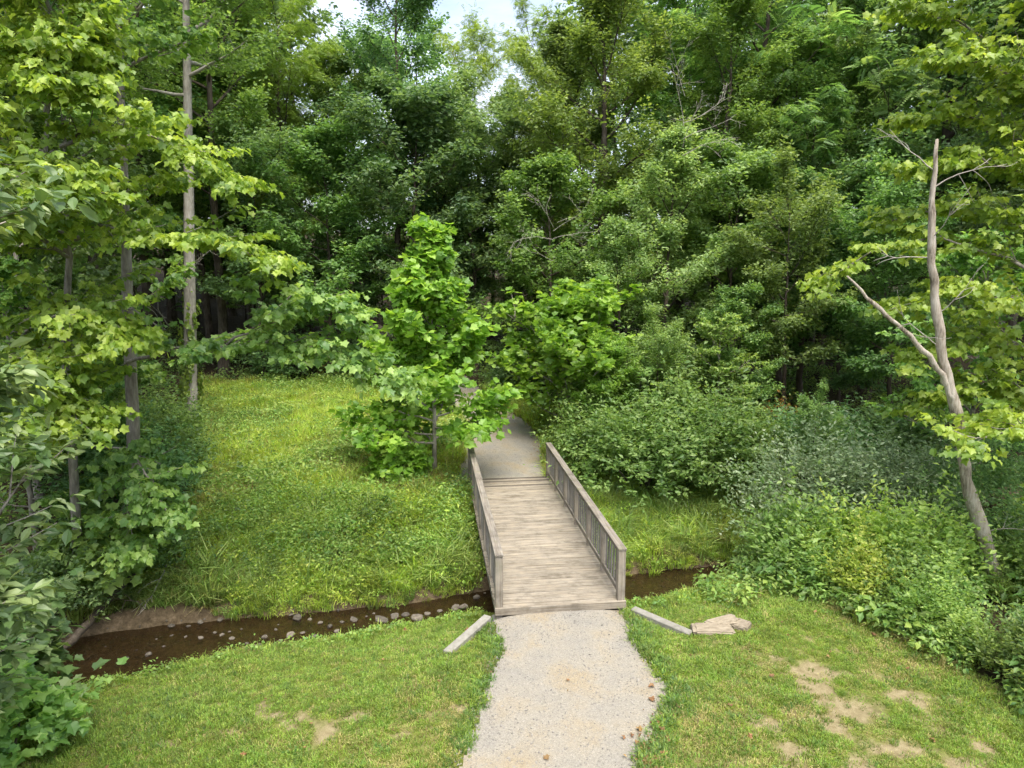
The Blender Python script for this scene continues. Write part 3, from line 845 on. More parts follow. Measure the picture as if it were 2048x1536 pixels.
CREEK = [(-7.42, 14.39, 0.16), (-7.04, 14.33, 0.09), (-6.84, 14.52, 0.1), (-6.46, 14.65, 0.16), (-6.05, 14.1, 0.07), (-5.9, 13.85, 0.14), (-5.52, 13.65, 0.16), (-5.28, 13.4, 0.2), (-5.24, 13.88, 0.1), (-4.7, 13.95, 0.14), (-4.84, 13.75, 0.1), (-7.32, 13.19, 0.12), (-6.34, 14.05, 0.13), (-6.18, 13.98, 0.15), (-7.18, 13.51, 0.09), (-6.9, 13.9, 0.08), (-6.57, 13.85, 0.09), (-7.66, 13.37, 0.07), (-4.48, 14.65, 0.2), (-4.79, 14.68, 0.22), (-4.21, 14.47, 0.12), (-3.95, 14.29, 0.13), (-3.5, 14.63, 0.14), (-3.74, 14.52, 0.1), (-3.25, 14.74, 0.1), (-1.1, 15.2, 0.14), (-1.65, 15.02, 0.16), (-1.91, 14.91, 0.12), (-2.06, 14.8, 0.14), (-0.85, 15.68, 0.16), (-0.66, 15.93, 0.13), (-4.47, 14.05, 0.12), (-5.09, 14.2, 0.08), (-5.83, 14.2, 0.07), (-7.23, 13.95, 0.06), (-7.71, 13.1, 0.1), (-8.38, 13.51, 0.07), (-7.47, 13.8, 0.06), (-5.22, 13.51, 0.1), (-5.11, 14.41, 0.08), (-3.12, 14.91, 0.09), (-3.75, 14.1, 0.16), (-4.17, 13.9, 0.14), (5.5, 17.5, 0.16), (5.8, 17.4, 0.12), (5.2, 17.6, 0.1), (6.0, 17.6, 0.14)]
for (x, y, s) in CREEK:
    o = rock(x, y, s * 1.15, ('small grey stone in the creek on the right side of the footbridge' if x > 3 else 'small grey stone in the creek close by the left side of the footbridge' if x > -2.5 else 'small grey stone in the middle of the creek left of the footbridge' if x > -5.6 else 'small grey stone at the wide left end of the creek'), 'stones in the creek')
    o.location.z = WATER + s * rnd.uniform(-0.12, 0.16)
    f_ = rnd.choice((0.6, 0.8, 1.0, 1.3)); o.scale = [v * f_ for v in o.scale]
for (x, y, s, lab) in [(-2.85, 14.40, 0.34, 'largest pale block in the row of stones at the creek edge left of the footbridge'),
                       (-2.58, 14.55, 0.28, 'pale upright stone second in the row at the creek edge near the footbridge'),
                       (-2.34, 14.62, 0.2, 'small pale stone third in the row at the creek edge near the footbridge'),
                       (-2.08, 14.50, 0.32, 'flat pale stone nearest the footbridge in the row at the creek edge'),
                       (-1.26, 14.95, 0.24, 'rounded pale stone beside the footbridge at the creek edge')]:
    o = rock(x, y, s, lab); o.location.z = WATER + 0.13
slab_me = [slab_mesh('slab', s, M['slab']) for s in (21, 22, 23)]
rock(3.95, 12.42, 0.5, 'broad flat tan slab on top of the stones by the right wing wall', me=slab_me[0], sx=(0.6, 0.42, 0.11), rz=0.2, zoff=0.10, name='stone_slab')
rock(3.72, 12.18, 0.5, 'long grey-brown slab in front of the stones by the right wing wall', me=slab_me[1], sx=(0.78, 0.4, 0.2), rz=-0.12, zoff=0.01, name='stone_slab')
rock(4.28, 12.28, 0.5, 'small tan slab at the right end of the stones by the wing wall', me=slab_me[2], sx=(0.36, 0.3, 0.16), rz=0.9, zoff=0.04, name='stone_slab')
rock(-2.75, 18.9, 0.4, 'pale stone in the weeds on the bank beside the young sycamore', me=slab_me[2], sx=(0.42, 0.32, 0.3), zoff=0.08)
rock(-2.1, 19.4, 0.4, 'rough pinkish stone on the bank by the far abutment', me=slab_me[1], sx=(0.5, 0.4, 0.34), zoff=0.08)

# ------------------------------------------------------------------ kinds of trees (shared meshes)
K = {}
K['broad'] = kind('broad', 'bark_dark', 'mid', 'dia', 0.175, 36, jit=0.6, droop=0.4, spread=0.19, seed=11, H=20, r0=0.26, cb=0.28, Rc=4.3, shape='tall', limbs=26, brs=7, tws=7, twig=0.75, flat=0.65)
K['broad2'] = kind('broad2', 'bark_dark', 'dark', 'dia', 0.185, 36, jit=0.6, droop=0.4, spread=0.20, seed=12, H=20, r0=0.28, cb=0.26, Rc=4.6, shape='round', limbs=26, brs=7, tws=7, twig=0.8, flat=0.65)
K['lacy'] = kind('lacy', 'bark_dark', 'mid', 'dia', 0.160, 34, jit=0.6, droop=0.4, spread=0.18, seed=13, H=21, r0=0.22, cb=0.36, Rc=3.6, shape='tall', limbs=22, brs=6, tws=6, twig=0.7, ang=(0.35, 1.1), flat=0.65)
K['locust'] = kind('locust', 'bark_dark', 'locust', 'pinnate_s', 0.36, 12, jit=0.75, droop=0.45, spread=0.16, seed=14, H=19, r0=0.22, cb=0.30, Rc=4.0, shape='vase', limbs=24, brs=6, tws=6, twig=0.8, ang=(0.3, 1.0))
K['elm'] = kind('elm', 'bark_dark', 'elm', 'dia', 0.175, 38, jit=0.6, droop=0.45, spread=0.19, seed=15, H=19, r0=0.26, cb=0.18, Rc=4.4, shape='round', limbs=26, brs=7, tws=6, twig=0.85, flat=0.65)
K['ailanthus'] = kind('ailanthus', 'bark_dark', 'pinnate', 'pinnate', 0.60, 8, jit=0.35, droop=0.4, spread=0.10, seed=16, H=20, r0=0.24, cb=0.2, Rc=4.4, shape='tall', limbs=26, brs=5, tws=4, twig=0.8, lift=(0.3, 1.0))
K['under'] = kind('under', 'bark_dark', 'mid', 'dia', 0.165, 34, jit=0.6, droop=0.4, spread=0.15, seed=17, H=10, r0=0.11, cb=0.24, Rc=3.0, shape='round', limbs=20, brs=6, tws=6, twig=0.65, flat=0.65)
K['under2'] = kind('under2', 'bark_dark', 'dark', 'ell', 0.175, 30, jit=0.6, droop=0.4, spread=0.15, seed=18, H=10, r0=0.12, cb=0.34, Rc=3.2, shape='vase', limbs=18, brs=6, tws=6, twig=0.7, lean=(0.05, -0.03), wob=0.04, flat=0.65)
K['boxelder'] = kind('boxelder', 'bark_dark', 'pale', 'ell', 0.150, 24, jit=0.6, droop=0.45, spread=0.14, seed=19, H=10.5, r0=0.12, cb=0.08, Rc=2.3, shape='round', limbs=26, brs=6, tws=6, twig=0.5, ang=(0.3, 1.15), flat=0.65)
K['syc'] = kind('sycamore', 'bark_grey', 'sycamore', 'sycamore', 0.21, 9, jit=0.75, droop=0.35, spread=0.13, seed=20, H=7.6, r0=0.075, cb=0.13, Rc=2.9, shape='cone', limbs=46, brs=5, tws=4, twig=0.36, wob=0.008, ang=(0.2, 0.95), lift=(0.25, 0.7), flat=0.9)
K['syc2'] = kind('sycamore2', 'bark_grey', 'sycamore', 'sycamore', 0.215, 9, jit=0.75, droop=0.35, spread=0.13, seed=27, H=5.4, r0=0.07, cb=0.17, Rc=2.9, shape='round', limbs=34, brs=5, tws=4, twig=0.42, wob=0.02, ang=(0.35, 1.1), lift=(0.5, 1.0), flat=1.0)
K['maple'] = kind('maple', 'bark_grey', 'maple_mid', 'maple_lo', 0.165, 14, jit=0.55, droop=0.5, spread=0.06, seed=24, H=13, r0=0.15, cb=0.14, Rc=3.6, shape='round', limbs=26, brs=6, tws=5, twig=0.6, flat=0.35)

# bushes
def bush(seed, Rb, Hb, leafmat, leaf, size, n_tw, nl, twig=0.4, jit=0.5, droop=0.1, stems=8, bark='bark_dark', up=1.0, lump=1.05, fill=0.4, erect=0.3, shoots=0.1):
    rng = np.random.default_rng(seed)
    d = unit(rng.normal(0, 1, (n_tw, 3))); d[:, 2] = np.abs(d[:, 2]) * 1.0 - 0.12
    az = np.arctan2(d[:, 1], d[:, 0]); el = d[:, 2]
    lum = 1 - lump * 0.5 + lump * fbm(az * 1.6 + 20, el * 3 + 20, 1.0, seed) + lump * 0.35 * (fbm(az * 4 + 20, el * 7, 1.0, seed + 3) - 0.5)
    rr = (1 - fill * rng.uniform(0, 1, n_tw) ** 1.5) * lum
    c = np.array([0, 0, Hb * 0.32])
    P = c + d * rr[:, None] * np.array([Rb, Rb, Hb * 0.68])
    P[:, 2] = np.maximum(P[:, 2], 0.05 + rng.uniform(0, 0.15, n_tw))
    out = unit(d * np.array([1, 1, 0.6]) + rng.normal(0, 0.35, (n_tw, 3)) + UP * erect)
    tl = twig * np.where(rng.uniform(0, 1, n_tw) < shoots, rng.uniform(1.6, 3.0, n_tw), rng.uniform(0.8, 1.2, n_tw))[:, None]
    A = P - out * twig * 0.5; B = P + out * (tl - 0.5 * twig)
    k = Kind(); k.H = Hb
    lines = []
    for s in range(stems):
        a = s * 2.4; tgt = P[rng.integers(n_tw)]
        b0 = np.array([math.cos(a), math.sin(a), 0]) * Rb * 0.12 * rng.uniform(0.3, 1); b0[2] = -0.1
        mid = (b0 + tgt) / 2 + np.array([0, 0, 0.18 * Hb])
        t = np.linspace(0, 1, 7)[:, None]
        lines.append(((1 - t) ** 2 * b0 + 2 * t * (1 - t) * mid + t * t * tgt, np.linspace(0.012 + 0.012 * Hb, 0.005, 7), 5))
    k.wood = wood_mesh('bush_stems', lines, M[bark])
    k.crown = leaf_mesh('bush_crown', [leaves(A, B, nl, leaf, size, rng, up, jit, droop, 0.05)], M[leafmat])
    return k
K['honey'] = bush(31, 1.9, 2.8, 'honey', 'ell', 0.13, 620, 17, 0.6, shoots=0.3, droop=0.25)
K['honey2'] = bush(32, 1.7, 2.6, 'mid', 'ell', 0.12, 700, 14, 0.55, droop=0.3)
K['olive'] = bush(33, 1.9, 2.9, 'olive', 'ell', 0.095, 850, 15, 0.5, shoots=0.25, erect=0.7, jit=0.7, lump=1.0)
K['golden'] = bush(34, 0.9, 1.35, 'herb', 'ell', 0.10, 340, 14, 0.36, shoots=0.25, erect=1.1, droop=0.1, lump=1.0, jit=0.6)
K['leafy'] = bush(35, 0.9, 1.4, 'herb', 'ell', 0.115, 300, 11, 0.4, shoots=0.25, erect=0.9, droop=0.3, lump=1.0)
K['dkbush'] = bush(36, 1.6, 2.2, 'dark', 'ell', 0.13, 600, 13, 0.5, droop=0.25, lump=1.0)
K['mapbush'] = bush(37, 1.1, 1.6, 'maple_mid', 'maple', 0.17, 220, 8, 0.4, droop=0.3, jit=0.35, lump=1.0)
K['rusty'] = bush(38, 1.2, 1.8, 'autumn', 'ell', 0.12, 240, 8, 0.45, droop=0.25, lump=1.0)

# ------------------------------------------------------------------ named trees of the foreground and middle ground
plant_tree(K['syc'], 'sycamore_sapling', -2.4, 21.1, 'young bright green conical sycamore left of the path at the far end of the footbridge', rz=0.6, sc=0.96, sxy=1.0)
plant_tree(K['syc2'], 'sycamore_sapling', 2.0, 25.2, 'shorter young sycamore spreading over the right side of the far path', rz=2.0, sc=0.86, sxy=1.0)

# tall straight pale trunk with ivy
def custom_tree(name, x, y, label, bark, leafmat, leaf, size, nl, jit=0.4, droop=0.2, spread=0.08, up=1.0, extra_twigs=None, extra_lines=None, **g):
    lines, A, B, rng = grow(**g)
    if extra_lines: lines = lines + extra_lines
    if extra_twigs is not None:
        A = np.concatenate([A, extra_twigs[0]]); B = np.concatenate([B, extra_twigs[1]])
    e = empty(name, (x, y, hz(x, y)), label=label, cat='tree')
    obj('trunk', wood_mesh(name + '_trunk', lines, M[bark]), e)
    obj('crown', leaf_mesh(name + '_crown', [leaves(A, B, nl, leaf, size, rng, up, jit, droop, spread)], M[leafmat]), e)
    return e, lines
def limb_spray(rng, pts, r0, twig, n_br, n_tw, flat=0.3, s0=0.15, blen=0.9):
    """a hand-placed limb with side branches and twigs; pts local to the tree"""
    P = np.array(pts, float); n = len(P)
    tt = np.linspace(0, n - 1, (n - 1) * 4 + 1)
    Q = np.column_stack([np.interp(tt, np.arange(n), P[:, i]) for i in range(3)])
    Q[1:-1] += rng.normal(0, 0.03, (len(Q) - 2, 3))
    lines = [(Q, np.linspace(r0, 0.008, len(Q)), 6)]
    A, B = [], []
    for j in range(n_br):
        s = s0 + (1 - s0) * (j + rng.uniform(0, 0.7)) / n_br
        q = s * (len(Q) - 1); q0 = min(int(q), len(Q) - 2); g = q - q0
        p = Q[q0] * (1 - g) + Q[q0 + 1] * g
        td = unit(Q[q0 + 1] - Q[q0])
        sd = rot_about(td, UP, (1 if j % 2 else -1) * rng.uniform(0.4, 1.1)) + UP * rng.normal(0.1, 0.15)
        bl = blen * rng.uniform(0.6, 1.2) * (1.25 - 0.7 * s)
        bp_ = curve_pts(p, sd, bl, 3, rng, wob=0.12)
        lines.append((bp_, np.linspace(0.012, 0.004, 4), 4))
        for w in range(n_tw):
            h = (w + rng.uniform(0.1, 0.9)) / n_tw * 3; q0 = min(int(h), 2); g = h - q0
            a = bp_[q0] * (1 - g) + bp_[q0 + 1] * g
            dd = rot_about(unit(bp_[q0 + 1] - bp_[q0]), UP, (1 if w % 2 else -1) * rng.uniform(0.3, 1.0)) + rng.normal(0, 0.15, 3)
            dd[2] *= flat; dd = dd / np.linalg.norm(dd)
            A.append(a); B.append(a + dd * twig * rng.uniform(0.7, 1.2))
    return lines, np.array(A), np.array(B)

def dead_twigs(rng, p, d, L, r, depth=2):
    pts = curve_pts(np.array(p, float), np.array(d, float), L, 6, rng, wob=0.16)
    out = [(pts, np.linspace(r, 0.003, 7), 4)]
    if depth:
        for j in range(4):
            i = rng.integers(2, 6)
            sd = unit(pts[i] - pts[i - 1]) + rng.normal(0, 0.6, 3)
            out += dead_twigs(rng, pts[i], sd, L * rng.uniform(0.25, 0.5), r * 0.5, depth - 1)
    return out

rg = np.random.default_rng(77)
e1, l1 = custom_tree('tall_tree', -12.4, 26.8, 'tall straight pale trunk with ivy at its foot beside the meadow', 'bark_pale', 'mid', 'dia', 0.16, 22,
    seed=41, H=24, r0=0.25, cb=0.48, Rc=3.6, shape='tall', limbs=20, brs=6, tws=6, twig=0.75, wob=0.0015, lean=(0.066, 0), sides=12,
    extra_lines=dead_twigs(rg, (0, -0.2, 5.2), (0.8, -0.5, 0.15), 2.6, 0.02) + dead_twigs(rg, (0, -0.2, 3.2), (0.7, -0.6, -0.1), 1.8, 0.015))
def ivy_on(e, H, r, n, seed, z0=0.0, size=0.11, mat='ivy', lean=(0, 0), patchy=0.5):
    rng = np.random.default_rng(seed)
    z = z0 + (H - z0) * rng.uniform(0, 1, n * 3) ** 1.25; a = rng.uniform(0, 6.283, n * 3)
    keep = fbm(a * 1.2 + 10, z * 0.9, 1.0, seed) > patchy * (0.55 + 0.4 * z / H)
    z, a = z[keep][:n], a[keep][:n]
    rr = r * (1 - 0.02 * z) + rng.uniform(0.01, 0.16, len(z))
    P = np.column_stack([np.cos(a) * rr + lean[0] * z, np.sin(a) * rr + lean[1] * z, z])
    o_ = np.column_stack([np.cos(a), np.sin(a), np.full(len(z), -0.5)])
    LV, LT = LEAF['maple_lo']
    d = unit(o_ * 0.5 - UP * 0.7 + rng.normal(0, 0.3, P.shape)); nn = unit(o_ + UP * 0.6 + rng.normal(0, 0.3, P.shape))
    nn = unit(nn - d * (nn * d).sum(1, keepdims=True)); bb = np.cross(nn, d)
    s = size * rng.uniform(0.7, 1.3, len(z))
    V = P[:, None] + s[:, None, None] * (LV[None, :, 0:1] * d[:, None] + LV[None, :, 1:2] * bb[:, None] + LV[None, :, 2:3] * nn[:, None])
    T = LT[None] + (np.arange(len(z)) * len(LV))[:, None, None]
    tint = np.repeat(np.clip(rng.normal(0.5, 0.25, len(z)), 0, 1), len(LV))
    return obj('ivy', raw_mesh('ivy', V.reshape(-1, 3), T.reshape(-1, 3), M[mat], attrs={'tint': tint}, smooth=False), e)
ivy_on(e1, 5.2, 0.25, 1700, 5, patchy=0.75, lean=(0.066, 0))

# maple on the far creek bank, left, with the long limb reaching over the meadow
ll, la, lb = limb_spray(rg, [(0.2, -0.1, 4.6), (1.6, -0.6, 5.0), (3.2, -1.2, 5.15), (4.6, -1.4, 5.2), (5.6, -1.3, 4.9), (6.7, -1.0, 4.3)], 0.05, 0.45, 44, 5, blen=1.35)
lx, ax_, bx_ = limb_spray(rg, [(3.0, -1.2, 5.15), (3.9, -1.3, 5.7), (4.8, -1.4, 6.0), (5.7, -1.4, 5.8)], 0.03, 0.45, 24, 5, blen=1.1)
ll = ll + lx; la = np.concatenate([la, ax_]); lb = np.concatenate([lb, bx_])
l2, a2, b2 = limb_spray(rg, [(0.1, -0.2, 2.6), (0.7, -1.0, 2.7), (1.4, -1.7, 2.3), (1.9, -2.1, 1.7)], 0.04, 0.42, 14, 5, blen=0.9)
l3, a3, b3 = limb_spray(rg, [(0.1, -0.2, 1.7), (0.5, -1.0, 1.9), (0.9, -1.8, 1.5), (1.1, -2.2, 1.0)], 0.03, 0.42, 12, 5, blen=0.8)
l4, a4, b4 = limb_spray(rg, [(0.0, -0.2, 2.6), (-0.8, -1.2, 3.0), (-1.3, -2.4, 2.9), (-1.6, -3.4, 2.4)], 0.035, 0.42, 16, 5, blen=1.0)
e2, _ = custom_tree('maple_tree', -9.1, 16.3, 'grey trunked maple on the far creek bank with a long limb over the meadow', 'bark_grey', 'maple_mid', 'maple', 0.14, 10,
    seed=42, H=17, r0=0.17, cb=0.62, Rc=2.2, shape='round', limbs=18, brs=5, tws=5, twig=0.55, flat=0.35, wob=0.004, lean=(0.06, 0.0), jit=0.45, droop=0.55, spread=0.05,
    extra_lines=ll + l2 + l3 + l4 + dead_twigs(rg, (0.1, -0.2, 5.9), (0.9, -0.3, 0.1), 3.2, 0.022) + dead_twigs(rg, (0.05, -0.1, 2.1), (0.9, -0.2, 0.35), 1.3, 0.03, 0),
    extra_twigs=(np.concatenate([la, a2, a3, a4]), np.concatenate([lb, b2, b3, b4])))

# crooked young maple, upper left, yellow-green
tr = np.array([(0, 0, -0.3), (0.1, 0, 1.5), (0.25, -0.1, 3.2), (0.35, -0.2, 4.8), (0.45, -0.2, 6.0), (0.75, -0.3, 7.4), (0.65, -0.3, 8.2), (0.4, -0.2, 9.3), (0.55, -0.1, 10.6), (0.9, 0, 11.8), (1.0, 0, 13.0)])
ls, As, Bs = [], [], []
for pts in ([(0.6, -0.3, 7.6), (1.6, -0.7, 8.0), (2.8, -1.0, 7.8), (4.2, -1.2, 7.7), (5.0, -1.2, 7.3)],
            [(0.4, -0.2, 9.3), (1.4, -0.6, 9.7), (2.6, -0.8, 9.7), (3.6, -0.9, 9.3), (4.3, -0.9, 8.9)],
            [(0.5, -0.2, 10.2), (1.0, -0.6, 11.0), (1.5, -0.9, 11.4), (1.9, -1.0, 11.3)],
            [(0.45, -0.2, 6.1), (1.0, -0.9, 6.5), (1.6, -1.3, 6.4), (2.2, -1.5, 5.9)],
            [(0.4, -0.2, 8.9), (0.2, -1.2, 9.6), (0.0, -2.2, 9.8), (0.3, -3.0, 9.6)],
            [(0.7, -0.3, 7.5), (0.5, -1.3, 7.9), (0.2, -2.3, 7.8), (0.0, -3.1, 7.2)],
            [(0.4, -0.2, 5.6), (0.8, -1.2, 5.7), (0.8, -2.2, 5.4), (1.2, -3.0, 4.7)],
            [(0.9, 0, 11.6), (1.0, -0.9, 12.3), (1.1, -1.7, 12.6), (1.3, -2.2, 12.5)],
            [(0.3, -0.1, 4.4), (0.7, -0.8, 4.9), (1.1, -1.5, 4.9), (1.6, -2.0, 4.4)],
            [(0.6, -0.3, 8.4), (1.0, -1.2, 8.9), (1.5, -1.9, 8.9), (2.1, -2.2, 8.5)],
            [(0.5, -0.2, 10.4), (1.0, -1.3, 10.9), (1.4, -1.8, 10.8), (1.9, -2.0, 10.4)]):
    a_, b_, c_ = limb_spray(rg, pts, 0.045, 0.48, 26, 5, blen=1.25)
    ls += a_; As.append(b_); Bs.append(c_)
custom_tree('maple_tree', -9.7, 14.9, 'crooked young maple with bright yellow-green leaves filling the upper left', 'bark_grey', 'maple', 'maple', 0.13, 11,
    seed=43, H=13, r0=0.11, cb=0.48, Rc=2.0, shape='round', limbs=16, brs=5, tws=5, twig=0.5, flat=0.35, trunk=tr, jit=0.45, droop=0.6, spread=0.05,
    extra_lines=ls, extra_twigs=(np.concatenate(As), np.concatenate(Bs)))

# chestnut-leaved tree at the left edge, nearest the camera
custom_tree('oak_tree', -6.75, 6.8, 'nearest tree at the left edge with long toothed dark green leaves', 'bark_grey', 'oak', 'oak', 0.19, 10,
    seed=44, H=6.7, r0=0.10, cb=0.22, Rc=2.3, shape='vase', limbs=34, brs=5, tws=5, twig=0.42, flat=0.6, jit=0.4, droop=0.35, spread=0.05, ang=(0.0, 0.8))
plant_tree(K['mapbush'], 'maple_shrub', -7.05, 8.9, 'light green maple seedling bush in the lower left corner of the lawn', 'shrub', rz=1.0, sc=0.8)

# maple at the right edge, in front of the dead snag
ls, As, Bs = [], [], []
for pts in ([(0, 0, 7.4), (-1.2, 0.2, 8.4), (-2.4, 0.3, 8.9), (-3.8, 0.2, 8.6)],
            [(0, 0, 8.6), (-1.2, 0.1, 9.8), (-2.4, 0.1, 10.6), (-3.5, 0.1, 10.7)],
            [(0, 0, 5.8), (-1.4, 0.5, 6.8), (-2.8, 0.6, 7.2), (-4.4, 0.4, 6.9), (-5.2, 0.2, 6.4)],
            [(0, 0, 5.2), (-1.2, 0.3, 6.0), (-2.4, 0.4, 6.2), (-3.6, 0.3, 5.8)],
            [(0, 0, 4.4), (-1.0, 0.5, 4.9), (-2.0, 0.6, 5.0), (-3.2, 0.6, 4.6)],
            [(0, 0, 2.6), (-1.2, -1.2, 3.4), (-2.4, -2.0, 3.7), (-3.6, -2.2, 3.4)],
            [(0, 0, 3.0), (-0.9, 0.4, 3.7), (-1.8, 0.5, 3.9), (-2.8, 0.5, 3.5)],
            [(0, 0, 1.6), (-0.8, -1.2, 2.3), (-1.3, -2.6, 2.4), (-2.1, -3.8, 2.0)],
            [(0, 0, 9.6), (-1.0, 0.1, 11.2), (-2.2, 0.0, 12.4), (-3.2, 0.0, 12.6)],
            [(0, 0, 8.0), (-1.2, 0.6, 9.2), (-2.3, 0.9, 9.8), (-3.6, 1.0, 9.7)],
            [(0, 0, 6.6), (-1.2, 0.7, 7.5), (-2.4, 0.9, 7.9), (-3.8, 1.0, 7.6)],
            [(0, 0, 9.0), (-1.4, 0.5, 10.6), (-2.8, 0.7, 11.6), (-4.0, 0.7, 11.8)]):
    a_, b_, c_ = limb_spray(rg, pts, 0.04, 0.45, 20, 5, blen=1.15)
    ls += a_; As.append(b_); Bs.append(c_)
custom_tree('maple_tree', 12.0, 15.0, 'bright yellow-green maple reaching in from the right edge across the dead snag', 'bark_grey', 'maple', 'maple', 0.13, 9,
    seed=45, H=13.5, r0=0.16, cb=0.2, Rc=2.6, shape='round', limbs=24, brs=5, tws=5, twig=0.45, flat=0.35, wob=0.005, jit=0.45, droop=0.6, spread=0.05,
    extra_lines=ls, extra_twigs=(np.concatenate(As), np.concatenate(Bs)))

# dead forked snag
sb = np.array([10.2, 13.9])
def dens(P, R_, n=24, wob=0.02, seed=1):
    rng = np.random.default_rng(seed)
    P = np.array(P, float); t = np.linspace(0, len(P) - 1, n)
    i = np.arange(len(P))
    # smooth through the points
    Q = np.column_stack([np.interp(t, i, P[:, k]) for k in range(3)])
    for _ in range(2): Q[1:-1] = 0.5 * Q[1:-1] + 0.25 * (Q[:-2] + Q[2:])
    Q += rng.normal(0, wob, Q.shape) * 0.6
    r_ = np.interp(t, i, R_) * (1 + rng.normal(0, 0.08, n))
    return Q, r_, 12
snag_main = [(10.30, -0.9), (10.23, -0.4), (9.67, 1.08), (9.2, 2.15), (9.11, 2.99), (8.76, 3.91), (8.47, 4.81), (8.21, 5.88), (8.03, 6.93), (7.99, 7.9), (7.97, 8.78)]
snag_limb = [(8.80, 3.75), (8.55, 4.2), (8.13, 4.76), (7.49, 5.3), (6.97, 5.69), (6.37, 6.24)]
zb = hz(*sb)
sn = empty('dead_tree', (sb[0], sb[1], zb), label='bare dead forked trunk leaning left at the right of the lawn', cat='tree')
loc = lambda L, dy: [(x - sb[0], dy * k, z - zb) for k, (x, z) in enumerate(L)]
main = dens(loc(snag_main, 0.0), [0.20, 0.155, 0.122, 0.116, 0.108, 0.10, 0.09, 0.076, 0.064, 0.052, 0.026], 34, seed=3)
obj('trunk', wood_mesh('snag_trunk', [main], M['bark_dead']), sn)
limb = dens(loc(snag_limb, -0.05), [0.055, 0.06, 0.052, 0.046, 0.038, 0.018], 22, seed=4)
lo_ = obj('limb', wood_mesh('snag_limb', [limb], M['bark_dead']), sn)
rg2 = np.random.default_rng(8)
tw = []
for (x, z), d, L in (((8.03, 6.9), (0.5, -0.2, 0.9), 1.2), ((8.0, 7.9), (0.7, 0, 0.7), 1.4), ((8.47, 4.8), (-0.7, -0.1, 0.6), 1.4), ((8.3, 5.5), (0.5, -0.2, 0.7), 1.2),
                     ((8.1, 6.6), (-0.9, 0.1, -0.1), 1.0), ((8.0, 8.2), (-0.8, 0, 0.5), 1.2), ((9.7, 1.0), (0.4, -0.3, 0.3), 1.1)):
    tw += dead_twigs(rg2, (x - sb[0], 0, z - zb), d, L, 0.014, 1)
obj('twigs', wood_mesh('snag_twigs', tw, M['twig_dead']), sn)

